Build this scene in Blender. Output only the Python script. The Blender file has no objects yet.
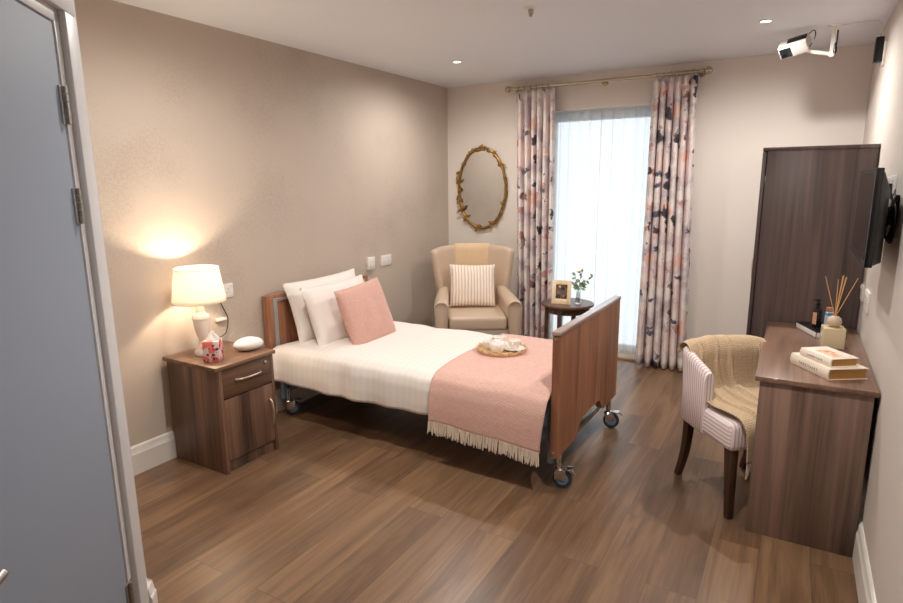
import bpy, bmesh, math, random
from math import sin, cos, pi, radians, sqrt
from mathutils import Vector, Matrix, Euler, noise as mnoise

random.seed(7)
SC = bpy.context.scene
COL = SC.collection
W, H = 3.294, 2.4          # room: x 0..W, back wall at y = 0, camera at negative y
YF = -6.2

# ------------------------------------------------------------------ helpers
def lin(c):
    c = c / 255.0
    return c / 12.92 if c <= 0.04045 else ((c + 0.055) / 1.055) ** 2.4
def rgb(r, g, b): return (lin(r), lin(g), lin(b), 1.0)

def empty(name, label, cat, loc=(0, 0, 0), rz=0.0, group=None):
    o = bpy.data.objects.new(name, None)
    COL.objects.link(o); o.location = loc; o.rotation_euler = (0, 0, rz)
    o.empty_display_size = 0.05
    o['label'] = label; o['category'] = cat
    if group: o['group'] = group
    return o
def tag(o, label, cat, group=None):
    o['label'] = label; o['category'] = cat
    if group: o['group'] = group
    return o
def obj(name, bm, mat, parent=None, smooth=40, loc=None, rot=None):
    me = bpy.data.meshes.new(name)
    bmesh.ops.recalc_face_normals(bm, faces=bm.faces)
    bm.to_mesh(me); bm.free()
    if smooth:
        for p in me.polygons: p.use_smooth = True
        me.set_sharp_from_angle(angle=radians(smooth))
    for m in (mat if isinstance(mat, (list, tuple)) else [mat]): me.materials.append(m)
    o = bpy.data.objects.new(name, me); COL.objects.link(o)
    if parent: o.parent = parent
    if loc: o.location = loc
    if rot: o.rotation_euler = rot
    return o
def struct(o):
    o['kind'] = 'structure'; return o
def solid(o, t, off=-1.0):
    m = o.modifiers.new('solid', 'SOLIDIFY'); m.thickness = t; m.offset = off; return o
def subsurf(o, n=1):
    m = o.modifiers.new('sub', 'SUBSURF'); m.levels = n; m.render_levels = n; return o

def box(bm, x0, x1, y0, y1, z0, z1, bev=0.0, seg=2, mat=None):
    vs = [bm.verts.new((x, y, z)) for x in (x0, x1) for y in (y0, y1) for z in (z0, z1)]
    idx = [(0, 1, 3, 2), (4, 6, 7, 5), (0, 4, 5, 1), (2, 3, 7, 6), (0, 2, 6, 4), (1, 5, 7, 3)]
    fs = [bm.faces.new([vs[i] for i in f]) for f in idx]
    bmesh.ops.recalc_face_normals(bm, faces=fs)
    geom_v = vs
    if bev > 0:
        es = list({e for f in fs for e in f.edges})
        r = bmesh.ops.bevel(bm, geom=es, offset=bev, segments=seg, affect='EDGES', profile=0.5)
        geom_v = list({v for v in r['verts']} | {v for v in vs if v.is_valid})
    if mat is not None:
        bmesh.ops.transform(bm, matrix=mat, verts=geom_v)
    return geom_v
def newbox(*a, **k):
    bm = bmesh.new(); box(bm, *a, **k); return bm

def tube(bm, pts, r, seg=8, cap=True):
    pts = [Vector(p) for p in pts]
    rings = []; n = len(pts)
    rr = r if isinstance(r, (list, tuple)) else [r] * n
    up = None
    for i, p in enumerate(pts):
        d = (pts[min(i + 1, n - 1)] - pts[max(i - 1, 0)])
        if d.length < 1e-9: d = Vector((0, 0, 1))
        d.normalize()
        if up is None:
            up = Vector((0, 0, 1)) if abs(d.z) < 0.9 else Vector((1, 0, 0))
        a = d.cross(up)
        if a.length < 1e-6: a = d.orthogonal()
        a.normalize(); b = d.cross(a).normalized(); up = -b if False else up
        up = a.cross(d).normalized()
        rings.append([bm.verts.new(p + (a * cos(2 * pi * k / seg) + up * sin(2 * pi * k / seg)) * rr[i]) for k in range(seg)])
    for i in range(n - 1):
        for k in range(seg):
            bm.faces.new((rings[i][k], rings[i][(k + 1) % seg], rings[i + 1][(k + 1) % seg], rings[i + 1][k]))
    if cap:
        bm.faces.new(rings[0][::-1]); bm.faces.new(rings[-1])
def newtube(pts, r, seg=8):
    bm = bmesh.new(); tube(bm, pts, r, seg); return bm

def lathe(bm, prof, seg=28, cx=0, cy=0, M=None):
    rings = []
    new = []
    for (r, z) in prof:
        if r < 1e-6:
            v = bm.verts.new((cx, cy, z)); rings.append([v]); new.append(v)
        else:
            ring = [bm.verts.new((cx + r * cos(2 * pi * k / seg), cy + r * sin(2 * pi * k / seg), z)) for k in range(seg)]
            rings.append(ring); new += ring
    for a, b in zip(rings[:-1], rings[1:]):
        for k in range(seg):
            k2 = (k + 1) % seg
            if len(a) == 1 and len(b) == 1: continue
            if len(a) == 1: bm.faces.new((a[0], b[k2], b[k]))
            elif len(b) == 1: bm.faces.new((a[k], a[k2], b[0]))
            else: bm.faces.new((a[k], a[k2], b[k2], b[k]))
    for ring, rev in ((rings[0], True), (rings[-1], False)):
        if len(ring) > 1:
            bm.faces.new(ring[::-1] if rev else ring)
    if M is not None: bmesh.ops.transform(bm, matrix=M, verts=new)
    return new
def newlathe(prof, **k):
    bm = bmesh.new(); lathe(bm, prof, **k); return bm

def grid(nu, nv, fn, uvfn=None, closed_u=False):
    bm = bmesh.new()
    uvl = bm.loops.layers.uv.new('UVMap')
    vs = [[bm.verts.new(fn(i / (nu if closed_u else nu - 1), j / (nv - 1))) for j in range(nv)] for i in range(nu)]
    for i in range(nu if closed_u else nu - 1):
        for j in range(nv - 1):
            i2 = (i + 1) % nu
            f = bm.faces.new((vs[i][j], vs[i2][j], vs[i2][j + 1], vs[i][j + 1]))
            if uvfn:
                for l, (a, b) in zip(f.loops, ((i, j), (i + 1, j), (i + 1, j + 1), (i, j + 1))):
                    l[uvl].uv = uvfn(a / (nu if closed_u else nu - 1), b / (nv - 1))
    return bm

def wob(x, y, z=0.0, s=1.0):
    return mnoise.noise(Vector((x * s, y * s, z * s)))
def smooth(a, b, x):
    t = max(0.0, min(1.0, (x - a) / (b - a))); return t * t * (3 - 2 * t)
def poly_path(pts, t):
    """point at fraction t of the length of a polyline"""
    L = [0.0]
    for a, b in zip(pts[:-1], pts[1:]): L.append(L[-1] + (Vector(b) - Vector(a)).length)
    s = t * L[-1]
    for i in range(len(pts) - 1):
        if s <= L[i + 1] or i == len(pts) - 2:
            f = (s - L[i]) / max(1e-9, L[i + 1] - L[i])
            return Vector(pts[i]).lerp(Vector(pts[i + 1]), f)
def round_path(pts, it=3):
    pts = [Vector(p) for p in pts]
    for _ in range(it):
        q = [pts[0]]
        for a, b in zip(pts[:-1], pts[1:]): q += [a.lerp(b, .25), a.lerp(b, .75)]
        q.append(pts[-1]); pts = q
    return pts

# ------------------------------------------------------------------ materials
def new_mat(name):
    m = bpy.data.materials.new(name); m.use_nodes = True
    nt = m.node_tree; b = nt.nodes['Principled BSDF']
    return m, nt, b
def N(nt, t, **kw):
    n = nt.nodes.new(t)
    for k, v in kw.items():
        if k in n.inputs.keys(): n.inputs[k].default_value = v
        else: setattr(n, k, v)
    return n
def L(nt, a, b): nt.links.new(a, b)
def plain(name, c, rough=.5, metal=0, spec=.5, bump=0, bscale=200, sheen=0, var=0, vscale=8):
    m, nt, b = new_mat(name)
    b.inputs['Base Color'].default_value = c
    b.inputs['Roughness'].default_value = rough
    b.inputs['Metallic'].default_value = metal
    b.inputs['Specular IOR Level'].default_value = spec
    if sheen: b.inputs['Sheen Weight'].default_value = sheen
    tc = N(nt, 'ShaderNodeTexCoord')
    if bump:
        nz = N(nt, 'ShaderNodeTexNoise', Scale=bscale, Detail=3.0)
        L(nt, tc.outputs['Object'], nz.inputs['Vector'])
        bp = N(nt, 'ShaderNodeBump', Strength=bump, Distance=.002)
        L(nt, nz.outputs['Fac'], bp.inputs['Height']); L(nt, bp.outputs['Normal'], b.inputs['Normal'])
    if var:
        nz = N(nt, 'ShaderNodeTexNoise', Scale=vscale, Detail=4.0)
        L(nt, tc.outputs['Object'], nz.inputs['Vector'])
        mx = N(nt, 'ShaderNodeMix', data_type='RGBA')
        mx.inputs[6].default_value = tuple(x * (1 - var) for x in c[:3]) + (1,)
        mx.inputs[7].default_value = tuple(min(1, x * (1 + var)) for x in c[:3]) + (1,)
        L(nt, nz.outputs['Fac'], mx.inputs[0]); L(nt, mx.outputs[2], b.inputs['Base Color'])
    return m
def wood(name, dark, light, axis='z', rough=.4, freq=1.0, seed=0.0, spec=.5):
    m, nt, b = new_mat(name)
    tc = N(nt, 'ShaderNodeTexCoord')
    mp = N(nt, 'ShaderNodeMapping')
    s = {'x': (.5, 9, 9), 'y': (9, .5, 9), 'z': (9, 9, .5)}[axis]
    mp.inputs['Scale'].default_value = tuple(v * freq for v in s)
    mp.inputs['Location'].default_value = (seed, seed * 1.7, seed * .3)
    L(nt, tc.outputs['Object'], mp.inputs['Vector'])
    n1 = N(nt, 'ShaderNodeTexNoise', Scale=1.0, Detail=5.0, Roughness=.6, Distortion=.8)
    L(nt, mp.outputs[0], n1.inputs['Vector'])
    mp2 = N(nt, 'ShaderNodeMapping')
    mp2.inputs['Scale'].default_value = tuple(v * freq * (8 if v > 1 else 3) for v in s)
    L(nt, tc.outputs['Object'], mp2.inputs['Vector'])
    n2 = N(nt, 'ShaderNodeTexNoise', Scale=1.0, Detail=4.0, Roughness=.6)
    L(nt, mp2.outputs[0], n2.inputs['Vector'])
    ad = N(nt, 'ShaderNodeMath', operation='MULTIPLY_ADD'); ad.inputs[1].default_value = .35
    L(nt, n2.outputs['Fac'], ad.inputs[0]); L(nt, n1.outputs['Fac'], ad.inputs[2])
    cr = N(nt, 'ShaderNodeValToRGB')
    cr.color_ramp.elements[0].position = .50; cr.color_ramp.elements[0].color = dark
    cr.color_ramp.elements[1].position = .84; cr.color_ramp.elements[1].color = light
    L(nt, ad.outputs[0], cr.inputs[0]); L(nt, cr.outputs[0], b.inputs['Base Color'])
    b.inputs['Roughness'].default_value = rough
    b.inputs['Specular IOR Level'].default_value = spec
    return m
def floor_mat():
    m, nt, b = new_mat('floor_planks')
    tc = N(nt, 'ShaderNodeTexCoord')
    sep = N(nt, 'ShaderNodeSeparateXYZ'); L(nt, tc.outputs['Object'], sep.inputs[0])
    cmb = N(nt, 'ShaderNodeCombineXYZ')
    L(nt, sep.outputs['Y'], cmb.inputs['X']); L(nt, sep.outputs['X'], cmb.inputs['Y'])
    br = N(nt, 'ShaderNodeTexBrick')
    br.offset = .37; br.offset_frequency = 2; br.squash = 1.0
    br.inputs['Scale'].default_value = 1.0
    br.inputs['Brick Width'].default_value = 1.22; br.inputs['Row Height'].default_value = .184
    br.inputs['Mortar Size'].default_value = .0014; br.inputs['Mortar Smooth'].default_value = .1
    br.inputs['Color1'].default_value = (0, 0, 0, 1); br.inputs['Color2'].default_value = (1, 1, 1, 1)
    br.inputs['Mortar'].default_value = (.5, .5, .5, 1)
    L(nt, cmb.outputs[0], br.inputs['Vector'])
    # per-plank offset of the grain
    sc = N(nt, 'ShaderNodeVectorMath', operation='SCALE'); sc.inputs['Scale'].default_value = 7.0
    L(nt, br.outputs['Color'], sc.inputs[0])
    av = N(nt, 'ShaderNodeVectorMath', operation='ADD')
    L(nt, tc.outputs['Object'], av.inputs[0]); L(nt, sc.outputs[0], av.inputs[1])
    mp = N(nt, 'ShaderNodeMapping'); mp.inputs['Scale'].default_value = (10, .8, 1)
    L(nt, av.outputs[0], mp.inputs['Vector'])
    n1 = N(nt, 'ShaderNodeTexNoise', Scale=1.0, Detail=5.0, Roughness=.62, Distortion=1.2)
    L(nt, mp.outputs[0], n1.inputs['Vector'])
    mp2 = N(nt, 'ShaderNodeMapping'); mp2.inputs['Scale'].default_value = (110, 3.5, 1)
    L(nt, av.outputs[0], mp2.inputs['Vector'])
    n2 = N(nt, 'ShaderNodeTexNoise', Scale=1.0, Detail=3.0, Roughness=.6)
    L(nt, mp2.outputs[0], n2.inputs['Vector'])
    ad = N(nt, 'ShaderNodeMath', operation='MULTIPLY_ADD'); ad.inputs[1].default_value = .28
    L(nt, n2.outputs['Fac'], ad.inputs[0]); L(nt, n1.outputs['Fac'], ad.inputs[2])
    a2 = N(nt, 'ShaderNodeMath', operation='MULTIPLY_ADD'); a2.inputs[1].default_value = .22
    L(nt, br.outputs['Color'], a2.inputs[0]); L(nt, ad.outputs[0], a2.inputs[2])
    cr = N(nt, 'ShaderNodeValToRGB')
    e = cr.color_ramp.elements
    e[0].position = .42; e[0].color = rgb(76, 57, 42)
    e[1].position = .96; e[1].color = rgb(140, 110, 82)
    x = e.new(.68); x.color = rgb(108, 82, 61)
    L(nt, a2.outputs[0], cr.inputs[0])
    mx = N(nt, 'ShaderNodeMix', data_type='RGBA', blend_type='MIX')
    mx.inputs[7].default_value = rgb(92, 72, 57)
    L(nt, br.outputs['Fac'], mx.inputs[0]); L(nt, cr.outputs[0], mx.inputs[6])
    L(nt, mx.outputs[2], b.inputs['Base Color'])
    b.inputs['Roughness'].default_value = .32
    b.inputs['Specular IOR Level'].default_value = .55
    bp = N(nt, 'ShaderNodeBump', Strength=.12, Distance=.002)
    L(nt, n2.outputs['Fac'], bp.inputs['Height']); L(nt, bp.outputs['Normal'], b.inputs['Normal'])
    return m
def wallpaper():
    m, nt, b = new_mat('textured_wallpaper')
    tc = N(nt, 'ShaderNodeTexCoord')
    n1 = N(nt, 'ShaderNodeTexNoise', Scale=2.0, Detail=3.0, Roughness=.5)
    L(nt, tc.outputs['Object'], n1.inputs['Vector'])
    mp = N(nt, 'ShaderNodeMapping'); mp.inputs['Scale'].default_value = (1, 40, 160)
    L(nt, tc.outputs['Object'], mp.inputs['Vector'])
    n2 = N(nt, 'ShaderNodeTexNoise', Scale=1.0, Detail=2.0); L(nt, mp.outputs[0], n2.inputs['Vector'])
    mp3 = N(nt, 'ShaderNodeMapping'); mp3.inputs['Scale'].default_value = (1, 160, 40)
    L(nt, tc.outputs['Object'], mp3.inputs['Vector'])
    n3 = N(nt, 'ShaderNodeTexNoise', Scale=1.0, Detail=2.0); L(nt, mp3.outputs[0], n3.inputs['Vector'])
    ad = N(nt, 'ShaderNodeMath', operation='ADD'); L(nt, n2.outputs['Fac'], ad.inputs[0]); L(nt, n3.outputs['Fac'], ad.inputs[1])
    a2 = N(nt, 'ShaderNodeMath', operation='MULTIPLY_ADD'); a2.inputs[1].default_value = .5
    L(nt, ad.outputs[0], a2.inputs[0]); L(nt, n1.outputs['Fac'], a2.inputs[2])
    cr = N(nt, 'ShaderNodeValToRGB')
    cr.color_ramp.elements[0].position = .7; cr.color_ramp.elements[0].color = rgb(178, 165, 152)
    cr.color_ramp.elements[1].position = 1.3 if False else 1.0; cr.color_ramp.elements[1].color = rgb(195, 182, 169)
    L(nt, a2.outputs[0], cr.inputs[0]); L(nt, cr.outputs[0], b.inputs['Base Color'])
    b.inputs['Roughness'].default_value = .6
    bp = N(nt, 'ShaderNodeBump', Strength=.05, Distance=.001)
    L(nt, ad.outputs[0], bp.inputs['Height']); L(nt, bp.outputs['Normal'], b.inputs['Normal'])
    return m
def stripes(name, c1, c2, period, duty, uv='u', soft=.1, rough=.8, sheen=0, wavy=0):
    """stripes across UV (metres)"""
    m, nt, b = new_mat(name)
    tc = N(nt, 'ShaderNodeTexCoord'); sep = N(nt, 'ShaderNodeSeparateXYZ')
    L(nt, tc.outputs['UV'], sep.inputs[0])
    src = sep.outputs['X' if uv == 'u' else 'Y']
    d = N(nt, 'ShaderNodeMath', operation='DIVIDE'); d.inputs[1].default_value = period
    if wavy:
        nz = N(nt, 'ShaderNodeTexNoise', Scale=14.0, Detail=1.0); L(nt, tc.outputs['UV'], nz.inputs['Vector'])
        ma = N(nt, 'ShaderNodeMath', operation='MULTIPLY_ADD'); ma.inputs[1].default_value = wavy
        L(nt, nz.outputs['Fac'], ma.inputs[0]); L(nt, src, ma.inputs[2]); src = ma.outputs[0]
    L(nt, src, d.inputs[0])
    fr = N(nt, 'ShaderNodeMath', operation='PINGPONG'); fr.inputs[1].default_value = .5
    L(nt, d.outputs[0], fr.inputs[0])
    cr = N(nt, 'ShaderNodeValToRGB')
    p = duty * .5
    cr.color_ramp.elements[0].position = max(0, p - soft / 2); cr.color_ramp.elements[0].color = c1
    cr.color_ramp.elements[1].position = p + soft / 2; cr.color_ramp.elements[1].color = c2
    L(nt, fr.outputs[0], cr.inputs[0]); L(nt, cr.outputs[0], b.inputs['Base Color'])
    b.inputs['Roughness'].default_value = rough
    if sheen: b.inputs['Sheen Weight'].default_value = sheen
    return m
def floral():
    m, nt, b = new_mat('floral_curtain_print')
    tc = N(nt, 'ShaderNodeTexCoord')
    nz = N(nt, 'ShaderNodeTexNoise', Scale=10.0, Detail=4.0, Roughness=.65); L(nt, tc.outputs['UV'], nz.inputs['Vector'])
    sub = N(nt, 'ShaderNodeVectorMath', operation='SUBTRACT'); sub.inputs[1].default_value = (.5, .5, .5)
    L(nt, nz.outputs['Color'], sub.inputs[0])
    sca = N(nt, 'ShaderNodeVectorMath', operation='SCALE'); sca.inputs['Scale'].default_value = .15
    L(nt, sub.outputs[0], sca.inputs[0])
    add = N(nt, 'ShaderNodeVectorMath', operation='ADD')
    L(nt, tc.outputs['UV'], add.inputs[0]); L(nt, sca.outputs[0], add.inputs[1])
    vec = add.outputs[0]
    # ground : off-white to lilac washes
    n0 = N(nt, 'ShaderNodeTexNoise', Scale=7.0, Detail=3.0); L(nt, vec, n0.inputs['Vector'])
    g = N(nt, 'ShaderNodeValToRGB'); e = g.color_ramp.elements
    e[0].position = .38; e[0].color = rgb(198, 184, 190); e[1].position = .56; e[1].color = rgb(240, 232, 228)
    L(nt, n0.outputs['Fac'], g.inputs[0])
    cur = g.outputs[0]
    def layer(cur, scale, thr, pick, col_in, col_out, stretch=(1, 1, 1), off=(0, 0, 0), soft=.06):
        mp = N(nt, 'ShaderNodeMapping'); mp.inputs['Scale'].default_value = stretch; mp.inputs['Location'].default_value = off
        L(nt, vec, mp.inputs['Vector'])
        v = N(nt, 'ShaderNodeTexVoronoi', Scale=scale); L(nt, mp.outputs[0], v.inputs['Vector'])
        wn = N(nt, 'ShaderNodeSeparateColor'); L(nt, v.outputs['Color'], wn.inputs[0])
        gt = N(nt, 'ShaderNodeMath', operation='GREATER_THAN'); gt.inputs[1].default_value = pick
        L(nt, wn.outputs[0], gt.inputs[0])
        rmp = N(nt, 'ShaderNodeMapRange'); rmp.inputs['From Min'].default_value = thr; rmp.inputs['From Max'].default_value = thr - soft
        L(nt, v.outputs['Distance'], rmp.inputs['Value'])
        mul = N(nt, 'ShaderNodeMath', operation='MULTIPLY'); L(nt, gt.outputs[0], mul.inputs[0]); L(nt, rmp.outputs[0], mul.inputs[1])
        c = N(nt, 'ShaderNodeValToRGB'); c.color_ramp.elements[0].color = col_in; c.color_ramp.elements[1].color = col_out
        c.color_ramp.elements[1].position = thr
        L(nt, v.outputs['Distance'], c.inputs[0])
        mx = N(nt, 'ShaderNodeMix', data_type='RGBA')
        L(nt, mul.outputs[0], mx.inputs[0]); L(nt, cur, mx.inputs[6]); L(nt, c.outputs[0], mx.inputs[7])
        return mx.outputs[2]
    cur = layer(cur, 4.6, .50, .35, rgb(246, 236, 230), rgb(226, 206, 204))
    cur = layer(cur, 5.6, .36, .60, rgb(234, 196, 172), rgb(232, 200, 194), off=(3.1, 1.7, 0))
    cur = layer(cur, 7.5, .28, .6, rgb(206, 156, 146), rgb(196, 156, 154), off=(1.3, 5.2, 0))
    cur = layer(cur, 10.0, .25, .6, rgb(122, 84, 70), rgb(140, 104, 92), (1, .55, 1), off=(7.3, 2.2, 0))
    cur = layer(cur, 7.6, .32, .66, rgb(58, 54, 60), rgb(84, 78, 88), (1.3, .75, 1), off=(4.3, 9.2, 0), soft=.05)
    cur = layer(cur, 9.0, .28, .74, rgb(76, 80, 96), rgb(98, 100, 116), (.75, 1.2, 1), off=(2.3, 6.2, 0), soft=.05)
    L(nt, cur, b.inputs['Base Color']); b.inputs['Roughness'].default_value = .8
    return m
def print_mat(name, base, layers, coord='Object', rough=.7):
    m, nt, b = new_mat(name)
    tc = N(nt, 'ShaderNodeTexCoord')
    nz = N(nt, 'ShaderNodeTexNoise', Scale=40.0, Detail=2.0); L(nt, tc.outputs[coord], nz.inputs['Vector'])
    sca = N(nt, 'ShaderNodeVectorMath', operation='SCALE'); sca.inputs['Scale'].default_value = .02
    L(nt, nz.outputs['Color'], sca.inputs[0])
    add = N(nt, 'ShaderNodeVectorMath', operation='ADD'); L(nt, tc.outputs[coord], add.inputs[0]); L(nt, sca.outputs[0], add.inputs[1])
    rg = N(nt, 'ShaderNodeRGB'); rg.outputs[0].default_value = base; cur = rg.outputs[0]
    for (scale, thr, pick, col, off) in layers:
        mp = N(nt, 'ShaderNodeMapping'); mp.inputs['Location'].default_value = (off, off * 1.3, off * .7); L(nt, add.outputs[0], mp.inputs['Vector'])
        v = N(nt, 'ShaderNodeTexVoronoi', Scale=scale); L(nt, mp.outputs[0], v.inputs['Vector'])
        wn = N(nt, 'ShaderNodeSeparateColor'); L(nt, v.outputs['Color'], wn.inputs[0])
        gt = N(nt, 'ShaderNodeMath', operation='GREATER_THAN'); gt.inputs[1].default_value = pick; L(nt, wn.outputs[0], gt.inputs[0])
        lt = N(nt, 'ShaderNodeMath', operation='LESS_THAN'); lt.inputs[1].default_value = thr; L(nt, v.outputs['Distance'], lt.inputs[0])
        mul = N(nt, 'ShaderNodeMath', operation='MULTIPLY'); L(nt, gt.outputs[0], mul.inputs[0]); L(nt, lt.outputs[0], mul.inputs[1])
        mx = N(nt, 'ShaderNodeMix', data_type='RGBA'); mx.inputs[7].default_value = col
        L(nt, mul.outputs[0], mx.inputs[0]); L(nt, cur, mx.inputs[6]); cur = mx.outputs[2]
    L(nt, cur, b.inputs['Base Color']); b.inputs['Roughness'].default_value = rough
    return m
def weave(name, c1, c2, su, sv, rough=.9, uv=True, bump=.3, kind='BRICK', sheen=.2):
    """woven cloth, pattern in UV metres"""
    m, nt, b = new_mat(name)
    tc = N(nt, 'ShaderNodeTexCoord')
    br = N(nt, 'ShaderNodeTexBrick'); br.offset = .5
    br.inputs['Scale'].default_value = 1; br.inputs['Brick Width'].default_value = su; br.inputs['Row Height'].default_value = sv
    br.inputs['Mortar Size'].default_value = min(su, sv) * .16; br.inputs['Mortar Smooth'].default_value = .6
    br.inputs['Color1'].default_value = c1
    br.inputs['Color2'].default_value = tuple(x * .86 for x in c1[:3]) + (1,)
    br.inputs['Mortar'].default_value = c2
    L(nt, tc.outputs['UV'], br.inputs['Vector'])
    L(nt, br.outputs['Color'], b.inputs['Base Color'])
    b.inputs['Roughness'].default_value = rough; b.inputs['Sheen Weight'].default_value = sheen
    b.inputs['Specular IOR Level'].default_value = .2
    iv = N(nt, 'ShaderNodeMath', operation='SUBTRACT'); iv.inputs[0].default_value = 1.0; L(nt, br.outputs['Fac'], iv.inputs[1])
    bp = N(nt, 'ShaderNodeBump', Strength=bump, Distance=.003)
    L(nt, iv.outputs[0], bp.inputs['Height']); L(nt, bp.outputs['Normal'], b.inputs['Normal'])
    return m
def emit(name, c, s):
    m, nt, b = new_mat(name)
    b.inputs['Base Color'].default_value = (.8, .8, .8, 1)
    b.inputs['Emission Color'].default_value = c; b.inputs['Emission Strength'].default_value = s
    return m
def sheer(name, c, transp, translu=.6):
    m, nt, b = new_mat(name)
    nt.nodes.remove(b)
    out = nt.nodes['Material Output']
    d = N(nt, 'ShaderNodeBsdfDiffuse'); d.inputs['Color'].default_value = c
    t = N(nt, 'ShaderNodeBsdfTranslucent'); t.inputs['Color'].default_value = c
    p = N(nt, 'ShaderNodeBsdfTransparent')
    m1 = N(nt, 'ShaderNodeMixShader'); m1.inputs[0].default_value = translu
    L(nt, d.outputs[0], m1.inputs[1]); L(nt, t.outputs[0], m1.inputs[2])
    m2 = N(nt, 'ShaderNodeMixShader'); m2.inputs[0].default_value = transp
    L(nt, m1.outputs[0], m2.inputs[1]); L(nt, p.outputs[0], m2.inputs[2])
    L(nt, m2.outputs[0], out.inputs['Surface'])
    return m
def pane_glass(name, tint=(.96, .98, .98, 1)):
    m, nt, b = new_mat(name)
    nt.nodes.remove(b); out = nt.nodes['Material Output']
    p = N(nt, 'ShaderNodeBsdfTransparent'); p.inputs['Color'].default_value = tint
    g = N(nt, 'ShaderNodeBsdfGlossy'); g.inputs['Roughness'].default_value = .02
    fr = N(nt, 'ShaderNodeFresnel'); fr.inputs['IOR'].default_value = 1.45
    mx = N(nt, 'ShaderNodeMixShader'); L(nt, fr.outputs[0], mx.inputs[0]); L(nt, p.outputs[0], mx.inputs[1]); L(nt, g.outputs[0], mx.inputs[2])
    L(nt, mx.outputs[0], out.inputs['Surface'])
    return m

M_floor = floor_mat()
M_wpaper = wallpaper()
M_cream = plain('cream_wall_paint', rgb(230, 222, 214), .7, bump=.05, bscale=300)
M_right = plain('stone_wall_paint', rgb(208, 200, 192), .6, bump=.05, bscale=300)
M_ceil = plain('ceiling_paint', rgb(230, 235, 242), .7)
M_white = plain('white_satin_paint', rgb(226, 222, 216), .4)
M_door = plain('grey_door_cool_cast', rgb(140, 150, 165), .6)  # blue cast of cool light on the leaf put into its paint colour
M_frame = plain('grey_white_frame_paint', rgb(214, 214, 216), .4)
M_steel = plain('brushed_steel', rgb(176, 174, 170), .32, 1)
M_chrome = plain('chrome', rgb(205, 205, 205), .15, 1)
M_brass = plain('antique_brass', rgb(196, 184, 162), .26, 1)
M_walnut = wood('walnut_case', rgb(62, 44, 36), rgb(132, 100, 80), 'z', .38, 1.0, 1.3)
M_walnut_h = wood('walnut_top', rgb(86, 62, 48), rgb(146, 112, 88), 'y', .36, 1.0, 4.1)
M_walnut_d = wood('walnut_desk', rgb(84, 64, 56), rgb(148, 120, 106), 'z', .4, .8, 2.2)
M_walnut_dt = wood('walnut_desk_top', rgb(98, 73, 60), rgb(152, 120, 101), 'y', .3, .8, 6.0)
M_walnut_w = wood('walnut_wardrobe', rgb(70, 58, 57), rgb(124, 105, 101), 'z', .4, .6, 3.4)
M_bedwood = wood('bed_walnut', rgb(126, 80, 57), rgb(178, 126, 94), 'z', .4, 1.3, 5.5)
M_bedcap = wood('bed_edge_sheen', rgb(140, 120, 114), rgb(172, 150, 142), 'y', .3, 1.3, 5.5)  # pale cap wood, lightened further to carry the window's reflection
M_darkwood = wood('dark_stained_wood', rgb(44, 30, 22), rgb(78, 54, 40), 'z', .35, 1.5)
M_tablewood = wood('table_dark_wood', rgb(70, 48, 38), rgb(110, 80, 64), 'x', .3, 1.2)
M_linen = stripes('white_bed_linen', rgb(242, 237, 232), rgb(239, 233, 227), .044, .5, 'u', .3, .75, .1)
M_pillow = plain('white_pillow_cotton', rgb(238, 232, 226), .8, sheen=.1)
M_pink = weave('pink_wool_throw', rgb(226, 178, 164), rgb(242, 214, 204), .018, .0075, bump=.4)
M_pinkc = weave('pink_knit_cushion', rgb(232, 188, 174), rgb(212, 162, 148), .008, .005, bump=.4)
M_fringe = plain('cream_fringe_yarn', rgb(228, 214, 196), .9)
M_leather = plain('beige_leather', rgb(200, 178, 156), .36, bump=.08, bscale=250)
M_leather2 = plain('taupe_leather_side', rgb(180, 164, 150), .38, bump=.08, bscale=250)
M_cushstripe = stripes('ribbed_cream_cloth', rgb(200, 180, 160), rgb(240, 228, 214), .027, .30, 'u', .2, .9, .1, wavy=.012)
M_cthrow = weave('sand_throw', rgb(232, 204, 166), rgb(210, 180, 142), .01, .006, bump=.3)
M_chairstripe = stripes('pink_striped_upholstery', rgb(206, 164, 174), rgb(240, 232, 230), .0165, .30, 'u', .12, .8)
M_tan = weave('tan_woven_blanket', rgb(222, 194, 158), rgb(178, 154, 126), .022, .0095, bump=.7)
M_floral = floral()
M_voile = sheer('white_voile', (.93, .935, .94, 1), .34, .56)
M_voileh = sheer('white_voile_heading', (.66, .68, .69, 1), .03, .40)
M_pane = pane_glass('window_glass')
M_black = plain('black_plastic', rgb(13, 13, 14), .3)
M_screen = plain('tv_screen_glass', rgb(14, 13, 14), .12)
M_plastic = plain('white_plastic', rgb(232, 228, 222), .35)
M_gold = plain('gilt', rgb(160, 126, 74), .4, 1, var=.35, vscale=60, bump=.5, bscale=90)
M_mirror = plain('mirror_glass', rgb(226, 226, 226), .02, 1)
M_ceramic = plain('white_ceramic', rgb(246, 242, 236), .22)
M_blue_metal = plain('pale_blue_bed_metal', rgb(128, 154, 178), .45)
M_rubber = plain('grey_blue_rubber', rgb(52, 60, 72), .55)
M_wheelhub = plain('blue_grey_hub', rgb(116, 138, 160), .5)
M_mattress = plain('blue_mattress_cover', rgb(120, 142, 164), .6)

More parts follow.
